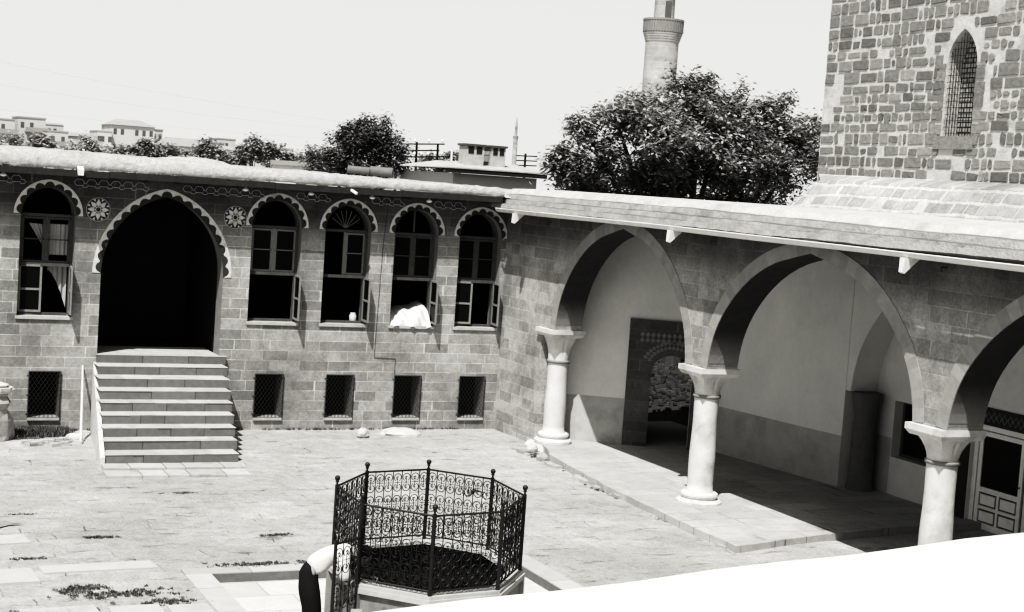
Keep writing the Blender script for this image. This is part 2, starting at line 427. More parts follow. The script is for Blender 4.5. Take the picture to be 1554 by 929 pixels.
# rosettes
def rosette(x, z, r=.235):
    d = MB(); y = YA
    d.lathe([(r, 0), (r, .0)], (0,0,0), 32)
    d = MB()
    d.poly([(x+r*math.cos(2*math.pi*i/36), y-.01, z+r*math.sin(2*math.pi*i/36)) for i in range(36)])
    for i in range(36):
        a0, a1 = 2*math.pi*i/36, 2*math.pi*(i+1)/36
        d.quad((x+r*math.cos(a0), y-.01, z+r*math.sin(a0)), (x+r*math.cos(a1), y-.01, z+r*math.sin(a1)), (x+r*math.cos(a1), y+.01, z+r*math.sin(a1)), (x+r*math.cos(a0), y+.01, z+r*math.sin(a0)))
    o = d.build('rosette', M['dark_lobe'], wing, smooth=False)
    w = MB(); yy = y-.016
    def pt(rr, a): return (x+rr*math.cos(a), yy, z+rr*math.sin(a))
    for k in range(8):
        a = 2*math.pi*k/8
        w.poly([pt(.06, a), pt(.135, a-.34), pt(r*.92, a), pt(.135, a+.34)])       # star petal
        b = a+math.pi/8
        w.poly([pt(r*.93, b-.12), pt(r*.70, b), pt(r*.93, b+.12)])
        w.poly([pt(r*.40, b-.12), pt(r*.58, b), pt(r*.40, b+.12), pt(r*.30, b)])
    for i in range(36):
        a0, a1 = 2*math.pi*i/36, 2*math.pi*(i+1)/36
        w.quad(pt(r*.975, a0), pt(r*1.01, a0), pt(r*1.01, a1), pt(r*.975, a1)); w.quad(pt(.045, a0), pt(.06, a0), pt(.06, a1), pt(.045, a1))
    w.build('star_inlay', M['white_trim'], o)
rosette(5.433, 4.465); rosette(8.222, 4.457)

# lattice frieze under the eave
MFR = plain('frieze_inlay', .5, .3, 9); y = YA-.012; x = 2.4; zc = 4.985
arch_tops = [((a+b)/2, .28, 4.92) for a, b in win] + [(PCX, .25, 4.9)]
while x < W1-.2:
    if not any(abs(x-c) < w_+.12 for c, w_, _ in arch_tops):
        for cx_, zz, sc in ((x, zc, .10), (x+.12, zc-.055, .062)):
            mb = MB()
            pts = [(cx_+sc*math.cos(math.pi/3*i), y, zz+sc*.72*math.sin(math.pi/3*i)) for i in range(6)]
            mb.tube(pts, .008, 4, closed=True)
            mb.build('frieze_motif', MFR, wing)
    x += .24

# windows
def bar(mb_, x0, z0, x1, z1, y0, w=.025, d=.035):
    if abs(x1-x0) > abs(z1-z0): mb_.box(min(x0, x1), max(x0, x1), y0, y0+d, z0-w, z0+w)
    else: mb_.box(x0-w, x0+w, y0, y0+d, min(z0, z1), max(z0, z1))
def arched_window(i, a, b):
    cx, hw = (a+b)/2, (b-a)/2; y0 = YA+.2
    fr = MB(); bar(fr, a+.03, SILL+.03, a+.03, SPR, y0, .03, .07); bar(fr, b-.03, SILL+.03, b-.03, SPR, y0, .03, .07)
    bar(fr, a+.062, SILL+.03, b-.062, SILL+.03, y0, .03, .07); bar(fr, a+.062, TRANS, b-.062, TRANS, y0-.01, .035, .085); bar(fr, a+.062, SPR-.02, b-.062, SPR-.02, y0, .03, .07)
    ap = arch_pts(cx, hw-.03, SPR+.02, (hw-.03)*1.06, 12)
    fr.tube([(q[0], y0+.03, q[1]) for q in ap], .028, 4)
    o = fr.build('window', M['wood'], wing)
    # upper lights
    up = MB(); bar(up, cx, TRANS+.037, cx, SPR-.052, y0+.01, .03, .05)
    for s in (-1, 1):
        if i == 2 and s < 0: continue
        x0, x1 = (a+.07, cx-.035) if s < 0 else (cx+.035, b-.07)
        bar(up, x0, TRANS+.06, x1, TRANS+.06, y0+.012, .02, .04); bar(up, x0, SPR-.08, x1, SPR-.08, y0+.012, .02, .04)
        bar(up, x0, (TRANS+SPR)/2, x1, (TRANS+SPR)/2, y0+.012, .012, .03)
        for xx in (x0+.012, x1-.012): bar(up, xx, TRANS+.082, xx, SPR-.102, y0+.012, .02, .04)
    up.build('upper_sash', M['wood_light'] if i in (1, 2) else M['wood'], o)
    gl = MB()
    for s in (-1, 1):
        if (i == 2 and s < 0) or i == 0: continue
        x0, x1 = (a+.07, cx-.035) if s < 0 else (cx+.035, b-.07)
        gl.quad((x0, y0+.03, TRANS+.06), (x1, y0+.03, TRANS+.06), (x1, y0+.03, SPR-.06), (x0, y0+.03, SPR-.06))
    if gl.f: gl.build('pane', M['glass'], o)
    if i == 2:    # radial fanlight bars
        fn = MB()
        for k in range(-3, 4):
            an = math.pi/2+k*.33; fn.tube([(cx, y0+.03, SPR+.03), (cx+.38*math.cos(an), y0+.03, SPR+.03+.40*math.sin(an))], .009, 4)
        fn.build('fanlight', M['wood_light'], o)
    if i == 3: 
        fn = MB(); fn.box(cx-.02, cx+.02, y0+.01, y0+.05, SPR+.03, SPR+.52); fn.build('fanlight', M['wood'], o)
    sl = MB(); sl.box(a-.03, b+.03, YA-.035, YA+.19, SILL-.055, SILL+.006); sl.box(a+.002, b-.002, YA+.192, YA+.48, SILL-.05, SILL+.004)
    sl.build('sill', M['step'], o)
    return o, cx, y0
def casement(o, hx, side, ang, z0=SILL+.065, z1=TRANS-.045, w=.45, mat='wood_light'):
    """one leaf hinged at hx, swung out by ang degrees"""
    c = MB(); y0 = YA+.19 if ang > 20 else YA+.215
    d = Vector((-side*math.cos(R(ang)), -math.sin(R(ang)), 0)); n = Vector((-d.y, d.x, 0))
    def slat(s0, s1, za, zb):
        p = [Vector((hx, y0, 0))+d*s0, Vector((hx, y0, 0))+d*s1]
        b = [p[0]-n*.018, p[1]-n*.018, p[1]+n*.018, p[0]+n*.018]
        c.hexa([(q.x, q.y, za) for q in b]+[(q.x, q.y, zb) for q in b])
    slat(0, .045, z0, z1); slat(w-.045, w, z0, z1)
    for za in (z0, (z0+z1)/2-.02, z1-.004): slat(.045, w-.045, za, za+.045)
    cs = c.build('casement', M[mat], o)
    g = MB(); p, q = Vector((hx, y0, 0))+d*.04, Vector((hx, y0, 0))+d*(w-.04)
    g.quad((p.x, p.y, z0), (q.x, q.y, z0), (q.x, q.y, z1), (p.x, p.y, z1)); g.build('pane', M['glass'], o)
ws = []
for i, (a, b) in enumerate(win):
    ws.append(arched_window(i, a, b))
for i in (1, 2, 3): casement(ws[i][0], win[i][1]-.03, 1, 88)
casement(ws[4][0], win[4][1]-.03, 1, 84); casement(ws[4][0], win[4][0]+.03, -1, 12, w=.42)
casement(ws[0][0], win[0][0]+.03, -1, 3, w=.45, mat='wood_light'); casement(ws[0][0], win[0][1]-.03, 1, 86)
# bowed/sagging lower guard bars of the transoms
# curtains in the leftmost window
def sheet(name, pts_fn, nu, nv, mat, parent, amp=.02, **kw):
    m_ = MB(); 
    for j in range(nv+1):
        for i in range(nu+1):
            m_.v.append(tuple(pts_fn(i/nu, j/nv)))
    for j in range(nv):
        for i in range(nu):
            a = j*(nu+1)+i; m_.f.append((a, a+1, a+nu+2, a+nu+1)); m_.t.append(.5)
    return m_.build(name, mat, parent, smooth=True, **kw)
a, b = win[0]; cx = (a+b)/2
sheet('curtain', lambda u, v: (cx+.03+u*.42, YA+.33+.015*math.sin(u*30), 4.12-v*.62), 30, 6, M['curtain'], ws[0][0])
sheet('curtain', lambda u, v: (a+.2+u*.36*(1-v)+v*.36, YA+.33+.015*math.sin(u*26), 4.12-v*.58-u*.02), 24, 6, M['curtain'], ws[0][0])
sheet('curtain', lambda u, v: (cx+.07+u*.38, YA+.36+.02*math.sin(u*24), 3.27-v*(.08+.75*u**1.6)), 24, 8, M['curtain'], ws[0][0])
# white bedding airing in the fourth window
a, b = win[3]
def bedding(u, v):
    x = a+.02+u*.94
    prof = [(YA+.9, SILL+.26+.22*u), (YA+.5, SILL+.24+.20*u), (YA+.25, SILL+.20+.14*u), (YA+.10, SILL+.13+.06*u), (YA+.0, SILL+.05), (YA-.045, SILL+.0-.035*math.sin(u*2.6)**2)]
    k = v*(len(prof)-1); i = min(int(k), len(prof)-2); t = k-i
    yy = prof[i][0]*(1-t)+prof[i+1][0]*t; zz = prof[i][1]*(1-t)+prof[i+1][1]*t
    fo_ = .022*math.sin(u*15+v*6)+.014*math.sin(u*31-v*9)
    return (x, yy-fo_, zz+.6*fo_+.018*math.sin(u*7+v*5))
bd = sheet('bedding', bedding, 30, 24, M['cloth'], None)
bd['label'] = 'white bedding hung to air over the sill of an open window'; bd['category'] = 'bedding'
# white cup-like jar on the third window sill
jar = MB(); jar.lathe([(.055, 0), (.075, .03), (.08, .16), (.06, .2), (.065, .22)], (win[2][1]-.2, YA+.3, SILL+.004), 16)
jo = jar.build('jar', M['cloth'], smooth=True); jo['label'] = 'small pale jar standing inside on a window sill'; jo['category'] = 'jar'

# ground-floor grilles
def grille(i, a, b):
    z0, z1 = .26, 1.19; y0 = YA-.03; g = MB()
    for p, q in (((a-.01, z0-.0), (b+.01, z0)), ((a-.01, z1), (b+.01, z1)), ((a-.01, z0), (a-.01, z1)), ((b+.01, z0), (b+.01, z1))):
        g.tube([(p[0], y0, p[1]), (q[0], y0, q[1])], .014, 5)
    o = g.build('window_grille', M['iron2'], wing)
    for zz in (z0+.1, (z0+z1)/2, z1-.08):
        for xx in (a-.01, b+.01):
            g2 = None
    l = MB(); st = .082; slope = 1.5; h = z1-z0; w = b-a
    for sgn in (1, -1):
        c0 = -h/slope
        x = c0
        while x < w+h/slope:
            # line: X = x + sgn * (z)/slope
            pts = []
            za = 0; zb = h
            xa, xb = (x, x+h/slope) if sgn > 0 else (x+h/slope, x)
            # clip to the frame
            def clip(xa, za, xb, zb):
                t0, t1 = 0., 1.; dx = xb-xa
                if abs(dx) < 1e-9: return None
                for lim, s_ in ((0, 1), (w, -1)):
                    ta = (lim-xa)/dx
                    if (dx > 0) == (s_ > 0): t0 = max(t0, ta)
                    else: t1 = min(t1, ta)
                if t1-t0 < .02: return None
                return (xa+dx*t0, za+(zb-za)*t0, xa+dx*t1, za+(zb-za)*t1)
            c = clip(xa, za, xb, zb)
            if c: l.tube([(a+c[0], y0, z0+c[1]), (a+c[2], y0, z0+c[3])], .0045, 4, cap=False)
            x += st
    l.build('wire_lattice', M['iron2'], o)
    s = MB(); s.box(a-.015, b+.015, YA-.045, YA+.3, z0-.05, z0+.004); s.build('sill', M['step'], o)
    for zz in (z0+.08, .72, z1-.08):
        for xx, sg in ((a-.01, -1), (b+.01, 1)):
            k = MB(); k.tube([(xx, y0, zz), (xx+sg*.045, YA+.02, zz)], .011, 4); k.build('grille_pin', M['iron2'], o)
for i, (a, b) in enumerate(low): grille(i, a, b)

# earth roof and fascia of the wing
roofA = MB(); EY = YA-.56
def top(x):
    P = [(-6, 5.62), (4, 5.60), (5, 5.605), (8.7, 5.525), (11.6, 5.475), (14.7, 5.41), (30, 5.40)]
    for (xa, za), (xb, zb) in zip(P, P[1:]):
        if x <= xb: return za+(zb-za)*(x-xa)/(xb-xa)
    return P[-1][1]
nx = 240; prof = [(0, 0), (-.03, .05), (-.02, .13), (.02, .20), (.10, .9), (.35, .97), (.9, 1.0), (2.5, 1.0), (5, .99), (9, .98)]
xs = [W0-.6 + (XB-.38-(W0-.6))*i/nx for i in range(nx+1)]
def nz(x, k): return math.sin(x*2.3+k)*.5+math.sin(x*5.7+k*2.1)*.3+math.sin(x*13.1+k*3)*.2
for i, x in enumerate(xs):
    T = top(x)-5.245
    for j, (dy, fz) in enumerate(prof):
        z = 5.245+(fz*T)+(nz(x, j*.7)*.016 if j else 0)+random.uniform(-.014, .014)
        if j < 4: z = 5.245+fz+nz(x, j)*.014 + random.uniform(-.012, .012)*(j > 0)
        roofA.v.append((x, EY+dy+.012*nz(x, j+4)+random.uniform(-.006, .006), z))
m_ = len(prof)
for i in range(nx):
    for j in range(m_-1):
        a = i*m_+j; roofA.f.append((a, a+m_, a+m_+1, a+1)); roofA.t.append(.5)
roofA.build('earth_roof', M['earth'], wing, smooth=True)   # rammed-earth covering
mb = MB(); x = W0-.6
while x < XB-.4:
    l = random.uniform(2.6, 3.8); x1 = min(x+l, XB-.4); dz = random.uniform(-.008, .008)
    mb.box(x, x1-.01, EY-.012, EY+.03, 5.105+dz, 5.235+dz, random.random()); x = x1
mb.box(W0-.6, XB-.4, EY+.032, YA+WT, 5.142, 5.20)
mb.build('fascia_board', plain('dark_fascia', .05, .35, 9), wing)
x = 2.6
while x < XB-.5:
    mb = MB(); mb.tube([(x, EY+.05, 5.10), (x, YA-.003, 5.10)], .04, 8); x += .62; mb.build('eave_joist', M['dark_lobe'], wing)
# white spouts
def spout(x, y, z):
    m2 = MB(); m2.hexa([(x-.055, y-.16, z-.13), (x+.055, y-.16, z-.13), (x+.045, y+.1, z+.02), (x-.045, y+.1, z+.02), (x-.06, y-.16, z-.02), (x+.06, y-.16, z-.02), (x+.05, y+.1, z+.11), (x-.05, y+.1, z+.11)])
    m2.build('roof_spout', M['gutter'], wing)
spout(4.95, EY, 5.26)
m2 = MB(); m2.tube([(10.60, EY-.14, 5.11), (10.5, EY+.05, 5.2)], .032, 8); m2.build('roof_spout', M['gutter'], wing)
# porcelain insulators under the eave
for x in (3.55, 8.3, 9.7, 11.05, 12.35):
    m2 = MB(); m2.lathe([(.02, .07), (.03, .05), (.065, .03), (.06, 0), (.03, -.015)], (x, YA-.40, 5.03), 12); m2.build('porcelain_insulator', M['porcelain'], wing, smooth=True)
# cable on the wall
mb = MB(); yy = YA-.008
mb.tube([(11.56, yy, 4.9), (11.50, yy, 3.9), (11.46, yy, 1.95), (11.46, yy, 1.58), (11.95, yy, 1.56), (11.95, yy, 1.2)], .005, 4)
co = mb.build('wall_cable', M['iron2']); co['label'] = 'thin dark cable stapled to the wall, stepping down between windows'; co['category'] = 'cable'

# ================================================================== STAIRCASE
st = thing('stone_staircase', (6.6, 29.6, 0), 'broad open stone stair of nine steps rising to the dark portal', 'staircase')
fr_ = [(31.62, 5.53, 8.165), (31.09, 5.471, 8.077), (30.51, 5.402, 7.97), (29.99, 5.342, 7.88), (29.57, 5.297, 7.81), (29.12, 5.246, 7.735), (28.66, 5.193, 7.658), (28.24, 5.146, 7.588), (27.75, 5.086, 7.50)]
for k, (y, xl, xr) in enumerate(fr_):
    z1 = 1.56-.165*k; z0 = z1-.165
    back = YA-.003 if k == 0 else fr_[k-1][0]+.02
    bx = fr_[k-1] if k else (YA, 5.545, 8.19)
    # riser blocks
    mb = MB(); n = random.choice((3, 4)); cuts = sorted([xl+(xr-xl)*(j+random.uniform(-.18, .18))/n for j in range(1, n)]); cuts = [xl]+cuts+[xr]
    for c0, c1 in zip(cuts, cuts[1:]):
        jt = random.uniform(-.008, .008)
        mb.hexa([(c0+.004, y+jt+.015, z0-.01), (c1-.004, y+jt+.015, z0-.01), (c1-.004, back, z0-.01), (c0+.004, back, z0-.01), (c0+.004, y+jt+.015, z1-.004), (c1-.004, y+jt+.015, z1-.004), (c1-.004, back, z1-.004), (c0+.004, back, z1-.004)], random.random())
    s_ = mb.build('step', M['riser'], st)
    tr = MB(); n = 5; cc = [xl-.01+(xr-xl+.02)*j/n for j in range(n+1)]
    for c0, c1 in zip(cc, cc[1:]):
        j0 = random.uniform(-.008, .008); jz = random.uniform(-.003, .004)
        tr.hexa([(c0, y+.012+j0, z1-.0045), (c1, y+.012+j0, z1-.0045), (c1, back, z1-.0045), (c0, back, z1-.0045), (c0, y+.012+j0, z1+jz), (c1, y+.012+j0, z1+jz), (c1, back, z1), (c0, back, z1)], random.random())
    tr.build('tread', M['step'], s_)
# solid flank under the steps and the footing course
mb = MB()
for k in range(1, 9):
    y, xl, xr = fr_[k]; yb, xlb, xrb = fr_[k-1]; z1 = 1.56-.165*k-.17
    if z1 > 0: mb.hexa([(xl+.03, y+.03, -.2), (xr-.03, y+.03, -.2), (xrb-.03, yb+.03, -.2), (xlb+.03, yb+.03, -.2), (xl+.03, y+.03, z1), (xr-.03, y+.03, z1), (xrb-.03, yb+.03, z1), (xlb+.03, yb+.03, z1)])
mb.hexa([(5.56, 31.65, -.2), (8.1, 31.65, -.2), (8.1, YA-.005, -.2), (5.56, YA-.005, -.2), (5.56, 31.65, 1.38), (8.1, 31.65, 1.38), (8.1, YA-.005, 1.38), (5.56, YA-.005, 1.38)])
mb.build('stair_core', M['riser'], st)
mb = MB(); c = 5.0
for r_, (ya, yb, z) in enumerate(((27.35, 27.78, .085), (26.85, 27.34, .045))):
    c = 5.0-.04*r_
    while c < 7.45:
        l = min(random.uniform(.35, .7), 7.52-c); j = random.uniform(-.03, .03)
        mb.hexa([(c+.008, ya+j, -.1), (c+l-.008, ya+j*.3, -.1), (c+l-.008, yb, -.1), (c+.008, yb, -.1), (c+.008, ya+j, z), (c+l-.008, ya+j*.3, z-.005), (c+l-.008, yb, z), (c+.008, yb, z+.006)], random.random()); c += l
mb.build('footing_slabs', M['step'], st)
# whitewashed stringer down the left flank
mb = MB(); pts = [(5.50, 31.6, 1.36), (5.06, 27.78, .06)]
mb.hexa([(4.985, 27.75, -.05), (5.075, 27.75, -.05), (5.53, 31.7, -.05), (5.47, 31.7, -.05), (4.985, 27.75, .2), (5.075, 27.75, .2), (5.53, 31.7, 1.40), (5.47, 31.7, 1.40)])
mb.build('side_stringer', M['white_trim'], st)
# leaning pole
mb = MB(); mb.tube([(5.08, 30.4, .0), (5.20, 31.2, .75), (5.27, YA-.04, 1.32)], [.028, .024, .02], 8)
o = mb.build('leaning_pole', M['white_trim'], smooth=True); o['label'] = 'thin pale pole leaning on the wall left of the steps'; o['category'] = 'pole'

# ================================================================== ARCADE (right)
arc = thing('arcade_portico', (XB, 23.5, 0), 'mosque porch with pointed stone arches on white marble columns', 'portico')
pB = lambda u, z, d: (XB+d, u, z)
PROF = [(1, 0), (.985, .13), (.945, .29), (.865, .46), (.74, .63), (.575, .785), (.375, .905), (.18, .97), (0, 1.02)]
ZS = 2.56
arches = [(26.34, 2.64, 2.60, 2.18), (20.20, 2.765, 2.62, 2.10), (13.9, 2.80, 2.64, 2.08)]
outer = [(YA+.0, -.3), (YA+.0, 5.0), (8.0, 5.0), (8.0, ZS)]
# bottom outline follows the springings (piers are carried by the columns)
seq = []
c3 = arches[2]; a3 = arch_pts(c3[0], c3[1], c3[2], c3[3], 18, prof=PROF)
loop = [(YA, -.3), (YA, 5.0), (8.0, 5.0), (8.0, 2.6)]
for c in reversed(arches):
    ap = arch_pts(c[0], c[1], ZS, c[3]+c[2]-ZS, 18, prof=PROF)      # from high-u side to low-u side
    loop += list(reversed(ap))                                       # low u -> high u
loop += [(29.62, ZS), (29.62, -.3)]
# loop orientation handled by the even-odd test
wb = MB(); wall_open(wb, loop, [], pB, TB)
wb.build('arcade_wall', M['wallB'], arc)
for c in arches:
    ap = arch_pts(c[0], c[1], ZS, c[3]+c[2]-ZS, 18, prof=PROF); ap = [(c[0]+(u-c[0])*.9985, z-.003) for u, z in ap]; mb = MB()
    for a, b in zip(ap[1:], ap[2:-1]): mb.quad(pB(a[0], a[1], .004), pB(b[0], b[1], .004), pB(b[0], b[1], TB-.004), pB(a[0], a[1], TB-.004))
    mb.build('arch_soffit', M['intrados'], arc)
# voussoir rings
for c in arches:
    ap = arch_pts(c[0], c[1], ZS, c[3]+c[2]-ZS, 22, prof=PROF); op = offset_curve(ap, .24)
    mb = MB(); x = XB-.010
    for i in range(len(ap)-1):
        t = random.random()
        mb.quad((x, ap[i][0], ap[i][1]), (x, op[i][0], op[i][1]), (x, op[i+1][0], op[i+1][1]), (x, ap[i+1][0], ap[i+1][1]), t)
        mb.quad((x, op[i][0], op[i][1]), (XB+.01, op[i][0], op[i][1]), (XB+.01, op[i+1][0], op[i+1][1]), (x, op[i+1][0], op[i+1][1]), t)
        mb.quad((x, ap[i][0], ap[i][1]), (x, ap[i+1][0], ap[i+1][1]), (XB+.01, ap[i+1][0], ap[i+1][1]), (XB+.01, ap[i][0], ap[i][1]), t)
    mb.build('arch_ring', M['ring'], arc)
# columns
def column(x, y, zb, ring, atop, n=4):
    sh = MB(); r0, r1 = .235, .215
    H_ = ring-zb
    prof_ = [(r0+.015, .28), (r0+.02, .31)] + [(r0+(r1-r0)*t+.006*math.sin(t*9+y), .33+(H_-.35)*t) for t in [i/14 for i in range(15)]]
    sh.lathe(prof_, (x, y, zb), 40)
    col = sh.build('column', M['marble'], arc, smooth=True)
    b = MB()
    J_ = lambda: random.uniform(-.05, .04)
    b.hexa([(x-.46+J_(), y-.47+J_(), -.05), (x+.46, y-.46+J_(), -.05), (x+.44, y+.46, -.05), (x-.46+J_(), y+.44+J_(), -.05), (x-.42+J_(), y-.43+J_(), zb+.05), (x+.41, y-.42+J_(), zb+.07), (x+.40, y+.40, zb+.07), (x-.42+J_(), y+.40+J_(), zb+.06)])
    b.lathe([(.385, .04), (.405, .08), (.405, .13), (.37, .155), (.315, .17), (.305, .19), (.325, .205), (.335, .235), (.325, .27), (.29, .29), (.25, .30)], (x, y, zb), 40, jit=.008)
    b.build('column_base', M['marble'], col, smooth=False)
    rg = MB(); rg.lathe([(r1+.005, -.03), (r1+.03, -.02), (r1+.035, .005), (r1+.03, .03), (r1+.005, .035)], (x, y, ring), 36)
    rg.build('neck_ring', M['reveal'], col, smooth=True)
    # capital: round bottom to square top with chamfered corners
    cp = MB(); zt = atop-.16; K = 32; rings = []
    for s in (0, .25, .5, .75, 1.):
        base = len(cp.v)
        for j in range(K):
            a_ = 2*math.pi*j/K+math.pi/4
            ca, sa = math.cos(a_), math.sin(a_); sq = .285/max(abs(ca), abs(sa))**.8; rr = r1+.005
            e = s**1.9; q = rr*(1-e)+sq*e
            if .2 <= s <= .8 and j % 8 == 4: q *= 1.0-.10*s
            cp.v.append((x+q*ca, y+q*sa, ring+.035+(zt-ring-.035)*s))
        rings.append(base)
    for a_, b_ in zip(rings, rings[1:]):
        for j in range(K): cp.f.append((a_+j, a_+(j+1) % K, b_+(j+1) % K, b_+j)); cp.t.append(.5)
    cp.f.append(tuple(rings[-1]+j for j in range(K))); cp.t.append(.5)
    cp.build('capital', M['marble'], col)
    ab = MB()
    e0, e1 = .345, .395
    ab.hexa([(x-e0, y-e0, zt), (x+e0, y-e0, zt), (x+e0, y+e0, zt), (x-e0, y+e0, zt)]+[(x-e1, y-e1, zt+.07), (x+e1, y-e1, zt+.07), (x+e1, y+e1, zt+.07), (x-e1, y+e1, zt+.07)])
    ab.box(x-e1, x+e1, y-e1, y+e1, zt+.071, atop)
    ab.build('abacus', M['marble'], col)
column(XB+.30, 29.33, .06, 1.865, 2.56)
column(XB+.29, 23.36, .03, 2.03, 2.56)
column(XB+.29, 17.08, .03, 2.05, 2.56)
column(XB+.29, 10.7, .03, 2.05, 2.56)
# roof of the portico: stepped courses above a white gutter
def yz(y): return 0 if y > 24 else (24-y)*-.009
prof = [(0, 5.0), (0, 5.10), (.11, 5.115), (.115, 5.20), (.24, 5.215), (.245, 5.31), (.40, 5.33), (.50, 5.44), (.9, 5.465), (6.8, 5.475)]
mb = MB(); ys = [31.75-.25*i for i in range(100)]
for i, y in enumerate(ys):
    for j, (dx, z) in enumerate(prof):
        mb.v.append((13.99+dx+random.uniform(-.006, .006), y, z+(yz(y) if j > 1 else 0)+random.uniform(-.006, .006)+.006*math.sin(y*1.7+j)))
k = len(prof)
for i in range(len(ys)-1):
    for j in range(k-1):
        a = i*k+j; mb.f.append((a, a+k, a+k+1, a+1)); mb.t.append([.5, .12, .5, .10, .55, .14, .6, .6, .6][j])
mb.build('stepped_roof', M['concrete'], arc)
mb = MB(); mb.box(14.0, 20.8, 7, 31.74, 4.98, 5.005); mb.box(XB+TB, 20.8, 7, 31.7, 4.9, 4.975)
mb.build('porch_ceiling', M['ceil'], arc)
# corner filler roof
mb = MB(); nn = 12
for i in range(nn+1):
    for j in range(nn+1):
        x = 13.9+(16.8-13.9)*i/nn; y = 31.2+(40-31.2)*j/nn
        mb.v.append((x, y, 5.40+.015*math.sin(x*3+y*2)-(.16 if j == 0 else 0)))
for i in range(nn):
    for j in range(nn):
        a = i*(nn+1)+j; mb.f.append((a, a+nn+1, a+nn+2, a+1)); mb.t.append(.5)
mb.build('corner_roof', M['earth'], arc, smooth=True)
mb = MB()
# half-round gutter
gp = []
for a_ in range(0, 13):
    an = math.pi+math.pi*a_/12*1.0; gp.append((math.cos(an)*.075, math.sin(an)*.075))
ys2 = [31.2-.6*i for i in range(40)]
for (dx0, dz0), (dx1, dz1) in zip(gp, gp[1:]):
    for ya, yb in zip(ys2, ys2[1:]):
        za = 4.985+.006*math.sin(ya*.8)+yz(ya)*.6; zb_ = 4.985+.006*math.sin(yb*.8)+yz(yb)*.6
        mb.quad((13.93+dx0, ya, za+dz0), (13.93+dx0, yb, zb_+dz0), (13.93+dx1, yb, zb_+dz1), (13.93+dx1, ya, za+dz1))
mb.tube([(13.855, y, 4.988+yz(y)*.6) for y in ys2], .012, 6)
mb.build('gutter', M['gutter'], arc, smooth=True)
for y in (30.15, 23.6, 17.22, 11):
    z = 4.88+yz(y)*.6; m2 = MB()
    m2.hexa([(13.80, y-.04, z-.16), (13.84, y-.04, z-.18), (13.84, y+.04, z-.18), (13.80, y+.04, z-.16), (13.82, y-.06, z+.04), (14.08, y-.06, z+.04), (14.08, y+.06, z+.04), (13.82, y+.06, z+.04)])
    m2.tube([(13.93, y, z+.02), (13.93, y, z+.06)], .05, 10)
    m2.build('gutter_outlet', M['gutter'], arc)
for y in (23.0, 17.0, 29.5):     # iron hooks
    m2 = MB(); m2.tube([(XB-.01, y, 4.78), (XB-.09, y, 4.79), (XB-.11, y, 4.75), (XB-.08, y, 4.72)], .01, 5); m2.build('iron_hook', M['iron2'], arc)

# porch platform
mb = MB()
plat = [(14.41, 29.5), (14.28, 28.75), (13.98, 27.95), (13.62, 24.6), (13.52, 22.5), (13.47, 20.2), (15.54, 20.72), (17.5, 21.05), (19.2, 21.1), (19.2, 32), (14.45, 32)]
# subdivided edge with slight irregularity
pp = []
for (xa, ya), (xb, yb) in zip(plat, plat[1:]+plat[:1]):
    L = math.hypot(xb-xa, yb-ya); n = max(1, int(L/.35))
    for i in range(n):
        t = i/n; j = random.uniform(-.025, .025) if i else 0
        pp.append((xa+(xb-xa)*t+j*(yb-ya)/L, ya+(yb-ya)*t-j*(xb-xa)/L))
mb.poly([(x, y, .13) for x, y in pp])
for (xa, ya), (xb, yb) in zip(pp, pp[1:]+pp[:1]): mb.quad((xa, ya, -.1), (xb, yb, -.1), (xb, yb, .13), (xa, ya, .13))
mb.build('porch_platform', M['porch_floor'], arc)
# porch inner walls
P0, P1, P2, P3 = (14.80, 29.842), (17.95, 28.03), (18.28, 25.4), (18.45, 24.35)
d1 = Vector((P1[0]-P0[0], P1[1]-P0[1])).normalized()
def seg_place(A, B):
    d = Vector((B[0]-A[0], B[1]-A[1])); d.normalize(); n = Vector((-d.y, d.x))    # n points away from the camera side
    if n.y < 0 and abs(d.x) > .5: n = -n
    if abs(d.x) <= .5 and n.x < 0: n = -n
    return lambda u, z, dd: (A[0]+d.x*u+n.x*dd, A[1]+d.y*u+n.y*dd, z)
L1 = math.dist(P0, P1)
pW1 = seg_place(P0, P1)
s0 = math.dist(P0, (16.225, 29.03))
DO = (s0+.52, s0+1.40); FR = (s0, s0+1.93)
dcx, dhw = (DO[0]+DO[1])/2, (DO[1]-DO[0])/2
door_hole = [(DO[0], .1), (DO[1], .1)]+arch_pts(dcx, dhw, 1.72, .40, 9)
mb = MB(); wall_open(mb, [(0, -.1), (L1+.05, -.1), (L1+.05, 4.95), (0, 4.95)], [door_hole], pW1, .5)
mb.build('porch_wall', M['plaster'], arc)
def dado(pl, u0, u1, z1=1.12, off=.006):
    m2 = MB(); a_, b_, c_, d_ = pl(u0, .1, -off), pl(u1, .1, -off), pl(u1, z1, -off), pl(u0, z1, -off)
    m2.quad(a_, b_, c_, d_); m2.quad(d_, c_, pl(u1, z1, .002), pl(u0, z1, .002))
    m2.build('painted_dado', M['dado'], arc)
dado(pW1, 0, s0-.01)
for A, B in ((P1, P2), (P2, P3)):
    pl = seg_place(A, B); L = math.dist(A, B); m2 = MB()
    wall_open(m2, [(0, -.1), (L, -.1), (L, 4.95), (0, 4.95)], [], pl, .4); m2.build('porch_wall', M['plaster'], arc)
    dado(pl, 0.0, L)
